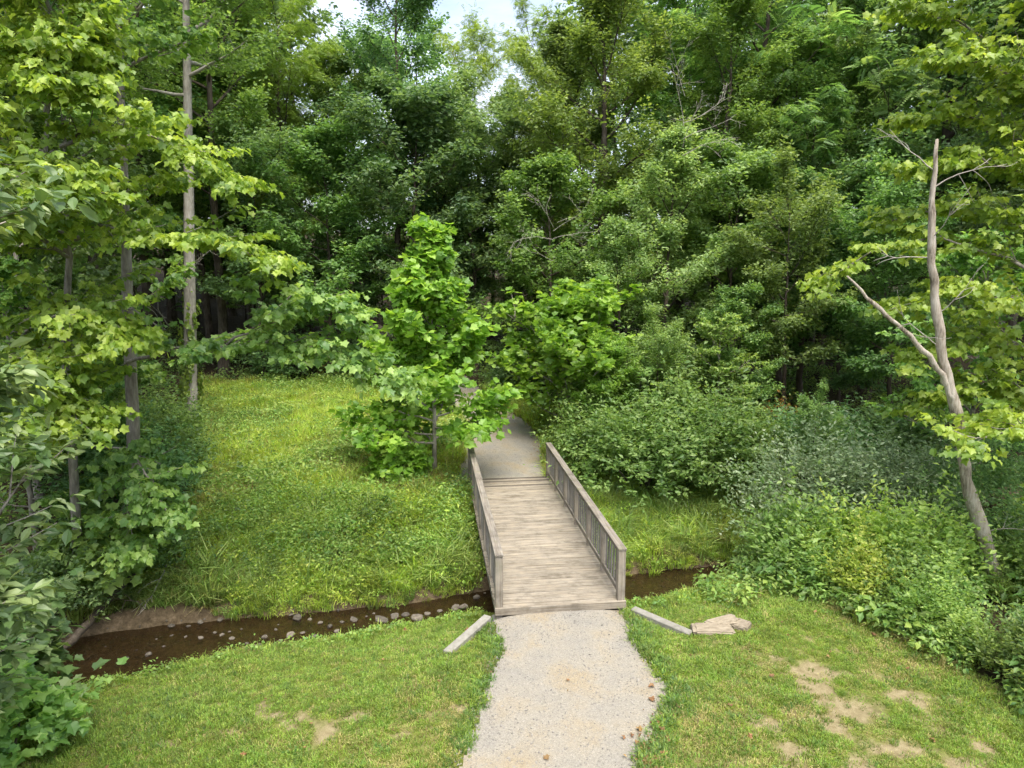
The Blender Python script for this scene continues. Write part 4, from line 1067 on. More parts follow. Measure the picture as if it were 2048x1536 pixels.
# ------------------------------------------------------------------ the wood: each tree on its own spot
def X(px, y): return (px - 1024) / 1420.0 * y
WOOD = [  # kind, column across the view, distance, scale, material, name, label
    ('broad2', 20, 23.0, 1.02, None, 'broadleaf_tree', 'dark vine-hung tree behind the young maple at the far left'),
    ('maple', 150, 22.0, 0.95, None, 'maple_tree', 'mid green maple behind the grey trunk at the left edge of the meadow'),
    ('maple', 40, 18.5, 0.82, 'mid', 'maple_tree', 'shaded understory maple low at the left edge behind the creek'),
    ('broad', 190, 31.0, 1.12, None, 'broadleaf_tree', 'tall tree filling the upper left behind the yellow-green maple'),
    ('broad', 300, 38.0, 1.12, None, 'broadleaf_tree', 'tall tree in the gap left of the pale ivy trunk'),
    ('lacy', 440, 35.0, 1.10, None, 'broadleaf_tree', 'thin tall airy tree against the sky right of the pale ivy trunk'),
    ('locust', 585, 39.0, 0.92, None, 'locust_tree', 'yellow-green feathery locust left of the open sky'),
    ('under2', 520, 34.0, 1.05, None, 'broadleaf_tree', 'dark low tree at the far edge of the meadow behind the reaching limb'),
    ('under', 655, 34.5, 1.12, 'mid', 'broadleaf_tree', 'mid green tree with a crooked stem at the back of the meadow'),
    ('lacy', 800, 37.5, 0.98, 'dark', 'broadleaf_tree', 'tall grey-green tree standing against the middle of the sky'),
    ('under', 830, 36.0, 1.35, 'dark', 'broadleaf_tree', 'deep green tree directly behind the conical sycamore'),
    ('locust', 955, 42.0, 0.85, None, 'locust_tree', 'yellow-green locust under the open sky behind the path'),
    ('locust', 1080, 44.0, 0.9, None, 'locust_tree', 'taller yellow-green locust right of the open sky'),
    ('under2', 950, 36.5, 1.2, None, 'broadleaf_tree', 'dark tree where the path enters the wood'),
    ('elm', 1200, 35.0, 1.02, None, 'elm_tree', 'large bright green elm right of the open sky'),
    ('under', 1110, 31.0, 1.0, 'elm', 'broadleaf_tree', 'bright green tree with dead twigs above the shorter sycamore'),
    ('boxelder', 1330, 28.0, 1.02, None, 'box_elder_tree', 'slender pale green box elder right of the path'),
    ('boxelder', 1240, 27.5, 0.72, None, 'box_elder_tree', 'short pale green box elder right behind the shorter sycamore'),
    ('broad', 1350, 42.0, 1.1, None, 'broadleaf_tree', 'tall tree rising behind the pale box elder'),
    ('ailanthus', 1500, 36.0, 1.18, None, 'walnut_tree', 'tall walnut with long feathery leaves at upper right of centre'),
    ('ailanthus', 1610, 30.0, 0.62, None, 'walnut_tree', 'lower walnut with drooping feathery leaves in front of the dark wood'),
    ('ailanthus', 1740, 33.0, 1.05, None, 'walnut_tree', 'tall walnut with feathery leaves behind the top of the snag'),
    ('broad2', 1860, 31.0, 1.1, None, 'broadleaf_tree', 'tall dark tree behind the right maple'),
    ('broad2', 1640, 41.0, 1.15, None, 'broadleaf_tree', 'tall dark tree between the two tall walnuts'),
    ('broad', 2040, 27.0, 1.0, 'dark', 'broadleaf_tree', 'tall dark tree at the far right edge'),
    ('under', 1450, 30.0, 1.05, None, 'broadleaf_tree', 'mid green tree right of the slender box elder'),
    ('under2', 1580, 26.5, 0.82, 'mid', 'broadleaf_tree', 'low dark leafed tree in the shade above the honeysuckle'),
    ('under', 1690, 28.0, 0.8, 'dark', 'broadleaf_tree', 'shaded small tree left of the dead limb'),
    ('under2', 1800, 25.0, 0.85, 'mid', 'broadleaf_tree', 'shaded small tree just behind the dead snag'),
    ('broad', 700, 41.0, 0.78, None, 'broadleaf_tree', 'mid green tree between the feathery locust and the grey-green tree'),
    ('elm', 880, 40.0, 0.66, None, 'elm_tree', 'bright green elm under the middle of the sky'),
    ('broad', 1020, 39.0, 0.68, 'mid', 'broadleaf_tree', 'rounded tree between the two locusts and the path'),
    ('elm', 1130, 39.0, 0.9, 'mid', 'elm_tree', 'elm close behind the large bright green elm'),
    ('broad', 1420, 33.5, 0.85, 'elm', 'broadleaf_tree', 'broad green tree between the box elder and the walnuts'),
    ('broad', 390, 42.0, 1.0, None, 'broadleaf_tree', 'tree filling the wood just right of the pale ivy trunk'),
    ('elm', 500, 40.0, 0.95, None, 'elm_tree', 'green elm left of the feathery locust'),
    ('broad2', 1560, 34.0, 0.8, 'mid', 'broadleaf_tree', 'round crowned tree behind the lower walnut'),
    ('maple', 1960, 21.0, 0.66, None, 'maple_tree', 'mid green maple behind the snag at the right edge'),
    ('under', 1470, 25.0, 0.55, 'herb_dk', 'broadleaf_tree', 'small fresh green tree behind the honeysuckle thicket'),
]
for i, (k, px, y, s, m_, nm, lab) in enumerate(WOOD):
    plant_tree(K[k], nm, X(px, y), y, lab, rz=i * 2.1, sc=s, mat=m_, group='trees of the wood')

for (host, px, y, z, n_, seed_) in (('bright green tree with dead twigs above the shorter sycamore', 1100, 30.0, 7.6, 5, 31), ('slender pale green box elder right of the path', 1330, 27.0, 11.0, 6, 32)):
    r3 = np.random.default_rng(seed_)
    e = [o for o in bpy.data.objects if o.get('label') == host][0]
    x = X(px, y); ln_ = []
    for i in range(n_):
        a = r3.uniform(-0.2, 3.3)
        ln_ += dead_twigs(r3, ((x - e.location.x), (y - 1.8 - e.location.y), z - e.location.z + r3.uniform(-1.2, 1.2)), (math.cos(a), -0.2, 0.5 * math.sin(a) + 0.2), 2.0, 0.011, 2)
    o = obj('dead_branch', wood_mesh('dead_branch', ln_, M['twig_dead']))
    o.parent = e
    o.matrix_parent_inverse = (Matrix.Translation(e.location) @ e.rotation_euler.to_matrix().to_4x4() @ Matrix.Diagonal((*e.scale, 1.0))).inverted()
    o.location = e.location
# deeper wood, read as one mass: instanced trees in one object
def scatter(name, protos, pts, rot, scl, pick, label, tilt=None):
    """one object: its own mesh holds the prototypes and the points; nodes put a prototype on every point"""
    Vs, Ts, tints, mi, pk, mats, o = [], [], [], [], [], [], 0
    for k, (V, T, A, mat) in enumerate(protos):
        if mat not in mats: mats.append(mat)
        Vs.append(V); Ts.append(T + o); tints.append(A); o += len(V)
        mi.append(np.full(len(T), mats.index(mat))); pk.append(np.full(len(V), -1 - k))
    n = len(pts)
    Vs.append(pts); tints.append(np.zeros(n)); pk.append(np.asarray(pick))
    z0 = np.zeros(o)
    rotv = np.column_stack([np.zeros(n), np.zeros(n), rot]) if tilt is None else np.column_stack([tilt, rot])
    me = raw_mesh(name, np.concatenate(Vs), np.concatenate(Ts), mats, smooth=False, mat_idx=np.concatenate(mi),
        attrs={'tint': np.concatenate(tints), 'pk': np.concatenate(pk).astype(np.int32),
               'rot': np.concatenate([np.zeros((o, 3)), rotv]), 'scl': np.concatenate([z0, scl])})
    ob = obj(name, me, kind='stuff', label=label)
    g = bpy.data.node_groups.new(name + '_nodes', 'GeometryNodeTree')
    g.interface.new_socket('Geometry', in_out='INPUT', socket_type='NodeSocketGeometry')
    g.interface.new_socket('Geometry', in_out='OUTPUT', socket_type='NodeSocketGeometry')
    gi, go = g.nodes.new('NodeGroupInput'), g.nodes.new('NodeGroupOutput')
    jn = g.nodes.new('GeometryNodeJoinGeometry')
    def attr(nm, ty):
        a = g.nodes.new('GeometryNodeInputNamedAttribute'); a.data_type = ty; a.inputs[0].default_value = nm
        return a
    apk, aro, asc = attr('pk', 'INT'), attr('rot', 'FLOAT_VECTOR'), attr('scl', 'FLOAT')
    def sel(v):
        c = g.nodes.new('FunctionNodeCompare'); c.data_type = 'INT'; c.operation = 'EQUAL'
        g.links.new(apk.outputs['Attribute'], c.inputs[2]); c.inputs[3].default_value = v
        s = g.nodes.new('GeometryNodeSeparateGeometry'); s.domain = 'POINT'
        g.links.new(gi.outputs[0], s.inputs[0]); g.links.new(c.outputs[0], s.inputs[1])
        return s.outputs[0]
    e2r = g.nodes.new('FunctionNodeEulerToRotation'); g.links.new(aro.outputs['Attribute'], e2r.inputs[0])
    for k in range(len(protos)):
        ip = g.nodes.new('GeometryNodeInstanceOnPoints')
        g.links.new(sel(k), ip.inputs['Points']); g.links.new(sel(-1 - k), ip.inputs['Instance'])
        g.links.new(e2r.outputs[0], ip.inputs['Rotation']); g.links.new(asc.outputs['Attribute'], ip.inputs['Scale'])
        g.links.new(ip.outputs[0], jn.inputs[0])
    g.links.new(jn.outputs[0], go.inputs[0])
    md = ob.modifiers.new('scatter', 'NODES'); md.node_group = g
    return ob

def proto_tree(seed, H, mat, **kw):
    lines, A, B, rng = grow(seed=seed, H=H, r0=0.25, cb=0.15, Rc=4.6, shape='tall', limbs=20, brs=6, tws=5, twig=0.95, **kw)
    V, T, Q = tubes(lines[:21])
    T = np.concatenate([T, Q[:, [0, 1, 2]], Q[:, [0, 2, 3]]])
    LV = leaves(A, B, 14, 'dia', 0.28, rng, 1.0, 0.75, 0.4, 0.2)
    return [(V, T, np.full(len(V), 0.5), M['bark_dark']), (*LV, M[mat])]
rgw = np.random.default_rng(99)
pts, pk = [], []
for row, (y0, n, a, b) in enumerate(((46, 15, -36, 36), (53, 16, -42, 42), (61, 16, -50, 50), (71, 15, -62, 62))):
    for i in range(n):
        x = a + (b - a) * (i + rgw.uniform(0.2, 0.8)) / n; y = y0 + rgw.uniform(-2.5, 2.5)
        gap = (x / y) * 1420 + 1024
        if 600 < gap < 740 or 860 < gap < 1130: sc_ = 0.5
        else: sc_ = rgw.uniform(0.95, 1.2)
        pts.append((x, y, hz(x, y), sc_))
for (x, y, s) in ((-24, 32, 1.1), (-21, 26, 1.0), (-27, 40, 1.1), (24, 33, 1.1), (27, 40, 1.1), (22, 25, 1.0), (-19, 19, 0.9), (18, 19, 0.9)):
    pts.append((x, y, hz(x, y), s))
ntree = len(pts)
for i in range(70):
    y = rgw.uniform(36.5, 52); x = rgw.uniform(-0.8, 0.8) * y
    if path_sd(np.array([x]), np.array([y]))[0] < -1.5: pts.append((x, y, hz(x, y), rgw.uniform(0.2, 0.34)))
for (x, y, s) in ((-30, 36, 1.1), (-33, 46, 1.2), (-17, 40, 0.9), (-13, 45, 1.0), (-22, 46, 1.1), (-9, 42, 0.8)):
    pts.append((x, y, hz(x, y), s))
pts = np.array(pts)
pw = proto_tree(61, 20, 'dark') + proto_tree(62, 19, 'mid')
n = len(pts); h = np.arange(n) % 2
scatter('distant_woods', pw, np.concatenate([pts[:, :3], pts[:, :3]]), np.tile(rgw.uniform(0, 6.28, n), 2), np.tile(pts[:, 3], 2),
        np.concatenate([h * 2, h * 2 + 1]), 'mass of trees deeper in the wood behind the front rows')

# ------------------------------------------------------------------ shrubs
SHRUBS = [
    ('honey', 4.0, 21.0, 1.12, None, 'honeysuckle_shrub', 'big bright honeysuckle bush right beside the footbridge railing'),
    ('honey', 5.8, 21.5, 1.22, None, 'honeysuckle_shrub', 'honeysuckle bush behind the green patch right of the creek'),
    ('honey2', 2.75, 22.6, 0.9, 'honey', 'honeysuckle_shrub', 'honeysuckle bush at the far right corner of the footbridge'),
    ('honey2', 4.2, 24.4, 1.45, 'honey', 'honeysuckle_shrub', 'taller bush between the shorter sycamore and the honeysuckle'),
    ('honey2', 5.9, 24.5, 1.35, 'pinnate', 'leafy_shrub', 'blue-green shrub behind the honeysuckle thicket'),
    ('under', 3.1, 23.3, 0.40, 'sycamore', 'leafy_sapling', 'fresh green sapling rising out of the honeysuckle by the path'),
    ('under2', 5.1, 23.2, 0.42, 'honey', 'leafy_sapling', 'broad-leaved sapling in the middle of the honeysuckle thicket'),
    ('maple', 7.0, 23.6, 0.38, None, 'maple_sapling', 'small maple at the right end of the honeysuckle thicket'),
    ('under2', 8.9, 20.6, 0.30, 'mid', 'leafy_sapling', 'leafy sapling behind the silvery autumn olive'),
    ('dkbush', 7.6, 22.4, 1.1, 'mid', 'leafy_shrub', 'shaded leafy shrub at the back of the green creek patch'),
    ('dkbush', 9.6, 22.5, 1.2, None, 'leafy_shrub', 'dark shrub in the shade left of the snag'),
    ('dkbush', 12.4, 22.5, 1.2, None, 'leafy_shrub', 'dark shrub in the shade behind the snag'),
    ('rusty', 6.9, 22.6, 0.9, None, 'rusty_shrub', 'rusty brown-leaved shrub in the shade behind the creek patch'),
    ('rusty', 9.5, 25.0, 1.1, None, 'rusty_shrub', 'yellowing shrub under the trees left of the dead limb'),
    ('olive', 8.1, 17.4, 1.15, None, 'autumn_olive_shrub', 'large silvery green autumn olive bush right of the creek'),
    ('olive', 9.6, 16.9, 0.95, None, 'autumn_olive_shrub', 'silvery bush behind the foot of the dead snag'),
    ('olive', 11.6, 16.2, 0.95, 'dark', 'leafy_shrub', 'dark bush right of the dead snag'),
    ('golden', 6.35, 15.6, 0.85, None, 'weedy_bush', 'green weedy bush at the right end of the visible creek'),
    ('golden', 6.7, 15.2, 1.3, 'honey', 'weedy_bush', 'fresh green weedy bush below the silvery autumn olive'),
    ('golden', 7.6, 14.5, 1.15, 'meadow', 'weedy_bush', 'yellow-green weedy bush at the middle of the right lawn edge'),
    ('golden', 8.4, 14.0, 1.25, None, 'weedy_bush', 'tall weedy bush left of the snag foot'),
    ('leafy', 6.5, 14.1, 0.7, None, 'weedy_bush', 'broad-leaved weeds on the lawn edge right of the stone slabs'),
    ('golden', 7.15, 13.3, 0.8, 'meadow', 'weedy_bush', 'low yellowish weeds on the lawn edge right of the stone slabs'),
    ('leafy', 7.8, 13.0, 0.9, 'honey', 'weedy_bush', 'broad-leaved weeds on the lawn edge below the snag'),
    ('golden', 7.6, 12.1, 0.75, None, 'weedy_bush', 'low weedy bush at the lawn edge in front of the snag foot'),
    ('leafy', 7.8, 11.2, 0.55, None, 'weedy_bush', 'broad-leaved weeds at the lower right lawn edge'),
    ('golden', 10.9, 13.6, 0.9, 'honey', 'weedy_bush', 'weedy bush right beside the base of the snag'),
    ('leafy', 9.75, 13.35, 0.36, None, 'weedy_bush', 'small leafy weeds at the foot of the snag'),
    ('olive', 10.9, 11.9, 0.36, 'mid', 'leafy_shrub', 'dense green shrub in front of the snag at the right edge'),
    ('honey2', 9.1, 10.9, 0.42, 'pinnate', 'leafy_shrub', 'dense blue-green shrub at the right edge of the lawn'),
    ('golden', 8.35, 10.4, 0.75, 'herb_dk', 'weedy_bush', 'small weedy bush at the lower right lawn edge'),
    ('leafy', 8.7, 9.6, 0.85, None, 'weedy_bush', 'leafy weeds at the right edge nearest the camera'),
    ('dkbush', -9.7, 14.2, 0.7, None, 'leafy_shrub', 'dark bush over the creek at the left'),
    ('honey2', -10.0, 17.6, 1.0, 'dark', 'leafy_shrub', 'dark bush around the foot of the grey maple trunk'),
    ('honey2', -10.6, 19.6, 1.0, 'mid', 'leafy_shrub', 'leafy bush at the left meadow edge behind the grey trunk'),
    ('honey', -11.0, 22.0, 0.75, 'mid', 'leafy_shrub', 'small leafy bush at the left meadow edge before the ivy trunk'),
    ('leafy', -8.5, 15.9, 0.9, 'mid', 'weedy_bush', 'yellowish weeds at the foot of the grey maple trunk'),
    ('mapbush', -8.6, 10.4, 1.2, 'oak', 'leafy_shrub', 'dark leafy bush between the lawn and the creek at the far left'),
    ('maple', -10.6, 17.6, 0.36, None, 'maple_sapling', 'maple sapling between the grey trunk and the left edge'),
    ('maple', -12.2, 19.6, 0.46, 'mid', 'maple_sapling', 'taller maple sapling behind the grey trunk'),
    ('maple', -11.3, 16.0, 0.5, 'maple_mid', 'maple_sapling', 'leafy maple sapling left of the crooked maple'),
    ('under', -11.2, 18.4, 0.42, None, 'leafy_shrub', 'tall leafy shrub left of the grey maple trunk'),
    ('under2', -9.9, 16.9, 0.30, 'mid', 'leafy_shrub', 'leafy shrub right behind the crooked maple stem'),
    ('under', -12.6, 21.5, 0.45, 'pinnate', 'leafy_shrub', 'tall leafy shrub between the grey trunk and the ivy trunk'),
    ('mapbush', -9.3, 15.2, 1.15, None, 'leafy_shrub', 'maple seedlings on the bank below the crooked maple'),
    ('dkbush', -7.0, 34.6, 1.0, None, 'leafy_shrub', 'dark shrub at the middle of the far meadow edge'),
    ('dkbush', -11.0, 34.6, 1.1, None, 'leafy_shrub', 'dark shrub at the left of the far meadow edge'),
    ('rusty', -8.6, 35.2, 0.8, None, 'rusty_shrub', 'small rusty shrub at the far meadow edge'),
    ('dkbush', -4.6, 35.2, 1.0, 'mid', 'leafy_shrub', 'shrub left of where the far path enters the wood'),
    ('honey2', -5.5, 32.5, 0.8, 'mid', 'leafy_shrub', 'green shrub on the meadow behind the conical sycamore'),
    ('dkbush', 0.6, 33.0, 1.1, None, 'leafy_shrub', 'dark shrub right of the far path'),
    ('mapbush', -3.4, 20.6, 0.85, 'sycamore', 'leafy_shrub', 'fresh green seedling clump at the foot of the conical sycamore'),
]
for i, (k, x, y, s, m_, nm, lab) in enumerate(SHRUBS):
    plant_tree(K[k], nm, x, y, lab, 'shrub', rz=i * 1.7, sc=s, mat=m_)

# fern-like sumac plants at the creek
def fronds(seed, n, size, h):
    rng = np.random.default_rng(seed)
    a = rng.uniform(0, 6.283, n)
    A = np.column_stack([np.cos(a) * 0.05, np.sin(a) * 0.05, rng.uniform(0.35, 1.0, n) * h])
    B = A + np.column_stack([np.cos(a), np.sin(a), np.full(n, 0.35)]) * 0.12
    k = Kind(); k.H = h
    k.wood = wood_mesh('frond_stem', [(np.array([(0, 0, -0.1), (0.02, 0, h * 0.5), (0, 0.02, h)]), np.array([0.012, 0.01, 0.006]), 5)], M['bark_grey'])
    k.crown = leaf_mesh('frond_crown', [leaves(A, B, 1, 'pinnate', size, rng, 1.0, 0.2, 0.1, 0.02)], M['honey'])
    return k
K['sumac'] = fronds(51, 22, 0.75, 1.5)
for i, (x, y, s, lab) in enumerate(((6.5, 16.6, 1.0, 'feathery sumac leaning over the right end of the creek'), (6.9, 16.2, 1.15, 'feathery sumac in front of the silvery autumn olive'), (1.75, 22.0, 0.6, 'feathery seedling behind the far right post of the footbridge'))):
    plant_tree(K['sumac'], 'sumac_plant', x, y, lab, 'plant', rz=i * 2.0, sc=s)

# fallen log and roots at the left of the creek
lg = dens([(-9.0, 12.9, -1.15), (-8.85, 13.6, -0.95), (-8.75, 14.4, -0.72), (-8.5, 15.2, -0.42)], [0.07, 0.085, 0.08, 0.05], 16, wob=0.03, seed=6)
obj('fallen_log', wood_mesh('fallen_log', [lg] + dead_twigs(rg2, (-8.7, 14.5, -0.65), (0.6, -0.6, -0.1), 0.9, 0.018, 1), M['bark_dark']),
    label='thin fallen log lying down the bank at the left of the creek', cat='log')
dp = dead_twigs(rg2, (-7.95, 15.4, -0.35), (0.25, -0.75, -0.35), 1.3, 0.016, 1)
obj('dead_branch', wood_mesh('dead_branch', dp, M['twig_dead']), label='bare dead branch hanging over the bank left of the creek', cat='branch')

# ------------------------------------------------------------------ grass, weeds, gravel: masses nobody could count
def blades(seed, n, rad, h0, h1, w, mat, bend=0.6, straw=0.0):
    rng = np.random.default_rng(seed)
    a = rng.uniform(0, 6.283, n); r_ = rad * np.sqrt(rng.uniform(0, 1, n))
    base = np.column_stack([np.cos(a) * r_, np.sin(a) * r_, np.full(n, -0.01)])
    hh = rng.uniform(h0, h1, n); az = a + rng.normal(0, 0.9, n); bd = bend * rng.uniform(0.3, 1.2, n)
    out = np.column_stack([np.cos(az), np.sin(az), np.zeros(n)]); sd = np.column_stack([-np.sin(az), np.cos(az), np.zeros(n)])
    V = np.zeros((n, 5, 3))
    m1 = base + UP * (hh * 0.55)[:, None] + out * (hh * bd * 0.22)[:, None]
    tp = base + UP * (hh * (1 - 0.28 * bd))[:, None] + out * (hh * bd * 0.85)[:, None]
    V[:, 0] = base - sd * w; V[:, 1] = base + sd * w; V[:, 2] = m1 + sd * w * 0.8; V[:, 3] = m1 - sd * w * 0.8; V[:, 4] = tp
    T = np.array([[0, 1, 2], [0, 2, 3], [3, 2, 4]])[None] + (np.arange(n) * 5)[:, None, None]
    return V.reshape(-1, 3), T.reshape(-1, 3), np.repeat(np.clip(rng.normal(0.5, 0.24, n), 0, 1), 5), M[mat]
def herb(seed, n, h, size, leaf, mat, stems=3):
    rng = np.random.default_rng(seed)
    A, B = [], []
    for s in range(stems):
        a = rng.uniform(0, 6.283); b0 = np.array([math.cos(a), math.sin(a), 0]) * 0.06
        tip = b0 + np.array([math.cos(a) * 0.15, math.sin(a) * 0.15, h * rng.uniform(0.7, 1.1)])
        A.append(b0 + UP * 0.06); B.append(tip)
    V, T, A_ = leaves(np.array(A), np.array(B), n, leaf, size, rng, 1.0, 0.35, 0.1, 0.03)
    # spread leaves all round the stem
    return V, T, A_, M[mat]
def herb2(seed, n, h, size, leaf, mat, rad=0.12):
    rng = np.random.default_rng(seed)
    a = rng.uniform(0, 6.283, n)
    A = np.column_stack([np.cos(a) * rad * 0.3, np.sin(a) * rad * 0.3, h * rng.uniform(0.15, 1.0, n)])
    B = A + np.column_stack([np.cos(a), np.sin(a), np.full(n, 0.25)]) * rad
    V, T, A_ = leaves(A, B, 1, leaf, size, rng, 1.0, 0.7, 0.3, 0.02)
    return V, T, A_, M[mat]

rs = np.random.default_rng(123)
def cand(n, x0, x1, y0, y1):
    return rs.uniform(x0, x1, n), rs.uniform(y0, y1, n)
def in_view(x, y, m=2.2):
    return (np.abs(x) < 0.735 * y + m)
def off_bridge(x, y, m=0.0):
    a, b = bridge_local(x, y)
    return ~((np.abs(a) < 1.32 + m) & (b > -0.1 - m) & (b < 8.35 + m))
def off_stone(x, y):
    d1 = np.abs((x + 0.46) * 0.847 - (y - 12.62) * 0.531); 
    ok = np.ones(len(x), bool)
    for (a, b) in (((-0.46, 12.62), (-1.15, 11.52)), ((2.36, 12.93), (3.30, 12.12))):
        a = np.array(a); b = np.array(b); d = b - a; L2 = d @ d
        t = np.clip(((x - a[0]) * d[0] + (y - a[1]) * d[1]) / L2, 0, 1)
        ok &= np.hypot(x - a[0] - t * d[0], y - a[1] - t * d[1]) > 0.10
    return ok
def mk(name, protos, x, y, smin, smax, label, pick=None, tilt=0.15, zo=0.0, scl=None):
    z = height(x, y) + zo
    n = len(x)
    s = rs.uniform(smin, smax, n) if scl is None else scl
    pk = rs.integers(0, len(protos), n) if pick is None else pick
    print(name, n)
    return scatter(name, protos, np.column_stack([x, y, z]), rs.uniform(0, 6.283, n), s, pk, label, tilt=rs.normal(0, tilt, (n, 2)))

# short lawn on the near side
x, y = cand(70000, -11, 10, 6.0, 17)
dn = y_near(x) - y
ps = path_wob(x, y)
ok = (dn > 0.12) & in_view(x, y) & off_bridge(x, y) & off_stone(x, y) & (ps < 0.015) & (forest_mask(x, y) < 0.75)
br = bare(x, y)
ok &= (rs.uniform(0, 1, len(x)) > 0.93 * sstep(-0.35, 0.5, br + 0.7 * (fbm(x, y, 5.0, 36) - 0.5))) 
dens_ = 0.62 + 0.38 * sstep(0.35, 0.6, fbm(x, y, 0.8, 61))
ok &= rs.uniform(0, 1, len(x)) < dens_
x, y, br, ps = x[ok], y[ok], br[ok], ps[ok]
edge = sstep(-0.45, -0.03, ps) * sstep(0.1, -0.2, br)
lus = sstep(0.42, 0.62, fbm(x, y, 0.55, 63))
scl = (0.65 + 0.35 * lus + 0.35 * edge) * rs.uniform(0.75, 1.25, len(x))
lawn_p = [blades(1, 34, 0.10, 0.035, 0.085, 0.005, 'lawn', 0.9), blades(2, 34, 0.10, 0.04, 0.10, 0.005, 'lawn', 1.0), blades(3, 26, 0.11, 0.03, 0.075, 0.005, 'straw', 1.2), blades(4, 34, 0.10, 0.04, 0.10, 0.0055, 'herb_dk', 0.9)]
pick = rs.choice(4, len(x), p=[0.46, 0.36, 0.12, 0.06])
dry = sstep(0.5, 0.68, fbm(x, y, 0.45, 64)) * (1 - edge)
pick = np.where((rs.uniform(0, 1, len(x)) < dry * 0.45) & (pick < 2), 2, pick)
pick = np.where((rs.uniform(0, 1, len(x)) < edge * 0.5), 3, pick)
mk('lawn_grass', lawn_p, x, y, 1, 1, 'short mown grass of the lawn on the near side of the creek', pick=pick, scl=scl)

# clover-like low herbs along the lawn's creek lip
x, y = cand(9000, -10, 6.5, 9, 17)
dn = y_near(x) - y
ok = (dn > -0.05) & (dn < 0.9 + 0.8 * sstep(2.0, 4.5, x) + 0.7 * (fbm(x, y, 0.7, 71) - 0.5)) & in_view(x, y) & ((x < 2) | (dn > 0.6)) & off_bridge(x, y, 0.05) & (path_sd(x, y) < -0.1) & off_stone(x, y) & (forest_mask(x, y) < 0.9)
ok &= rs.uniform(0, 1, len(x)) < 0.75
mk('lip_weeds', [herb2(81, 30, 0.14, 0.05, 'ell', 'herb'), herb2(82, 26, 0.14, 0.04, 'round', 'herb'), blades(83, 26, 0.1, 0.08, 0.2, 0.006, 'meadow', 1.0), blades(93, 30, 0.1, 0.06, 0.16, 0.006, 'lawn', 1.0)], x[ok], y[ok], 0.7, 1.3, 'low bright weeds along the near lip of the creek')

# meadow beyond the creek, left
x, y = cand(26000, -17, 1.5, 15, 36)
df = y - y_far(x)
ok = (df > 1.2) & in_view(x, y) & off_bridge(x, y, 0.05) & (path_wob(x, y) < -0.02) & (forest_mask(x, y) < 0.6)
x, y, df = x[ok], y[ok], df[ok]
meadow_p = [blades(5, 34, 0.22, 0.14, 0.38, 0.009, 'meadow', 0.9), blades(6, 30, 0.24, 0.18, 0.46, 0.009, 'meadow', 1.0), blades(7, 26, 0.22, 0.16, 0.42, 0.008, 'straw', 0.9), herb2(84, 34, 0.32, 0.075, 'ell', 'herb', 0.2)]
dry = sstep(0.46, 0.66, fbm(x, y, 0.35, 65)); hb = sstep(0.5, 0.62, fbm(x, y, 0.5, 66))
pick = rs.choice(2, len(x)); u = rs.uniform(0, 1, len(x))
pick = np.where(u < 0.12 + 0.4 * dry, 2, pick); pick = np.where(u > 0.93 - 0.45 * hb, 3, pick)
scl = (0.45 + 0.95 * fbm(x, y, 0.9, 67)) * rs.uniform(0.6, 1.4, len(x))
scl = np.where(pick == 3, scl * 1.25, scl)
mk('meadow_grass', meadow_p, x, y, 1, 1, 'tall yellow-green meadow grass beyond the creek', pick=pick, scl=scl)

# lush weeds on the far bank, both sides of the bridge
x, y = cand(13000, -10, 9, 13.5, 22)
df = y - y_far(x)
ok = (df > -0.12 + 0.45 * sstep(-6.2, -7.2, x) * sstep(0.35, 0.6, fbm(x, y, 0.8, 80))) & (df < 4.2 + 1.5 * (fbm(x, y, 0.6, 72) - 0.5)) & in_view(x, y) & off_bridge(x, y, 0.03) & (path_wob(x, y) < -0.05) & ((forest_mask(x, y) < 0.8) | (x > 3))
x, y, df = x[ok], y[ok], df[ok]
bank_p = [blades(8, 36, 0.2, 0.25, 0.6, 0.011, 'reed', 1.2), blades(9, 34, 0.2, 0.18, 0.42, 0.009, 'meadow', 1.1), herb2(85, 70, 0.42, 0.06, 'ell', 'herb', 0.22), herb2(86, 40, 0.6, 0.085, 'ell', 'herb_dk', 0.26),
          herb2(87, 9, 0.26, 0.2, 'round', 'herb', 0.25), blades(10, 30, 0.2, 0.2, 0.5, 0.008, 'straw', 1.3), herb2(91, 50, 0.3, 0.075, 'ell', 'meadow', 0.26)]
u = rs.uniform(0, 1, len(x)); hv = fbm(x, y, 1.1, 76); zone = fbm(x, y, 0.9, 73); z2 = fbm(x, y, 0.7, 77)
pick = np.where(zone > 0.60, np.where(u < 0.7, 2, 1), np.where(zone > 0.52, np.where(u < 0.5, 6, 1), np.where(zone > 0.45, np.where(u < 0.55, 1, 0), np.where(zone > 0.37, np.where(u < 0.5, 3, 6), np.where(u < 0.6, 1, 2)))))
pick = np.where((z2 > 0.58) & (u > 0.72), 5, pick)
pick = np.where(df < 1.1, np.where(z2 > 0.5, np.where(u < 0.75, 0, 5), np.where(u < 0.6, 1, np.where(u < 0.8, 0, 6))), pick)
pick = np.where((x > -3.2) & (x < -0.6) & (df > 1.0) & (df < 2.4) & (u > 0.86), 4, pick)
pick = np.where((x > 1.5) & (u < 0.85), np.where(u < 0.6, 1, 0), pick)
scl = rs.uniform(0.6, 1.35, len(x)) * (0.45 + 1.1 * hv) * np.where(df < 0.15, 0.7, 1.0)
mk('bank_weeds', bank_p, x, y, 1, 1, 'lush grass and weeds covering the far bank of the creek', pick=pick, scl=scl, tilt=0.22)

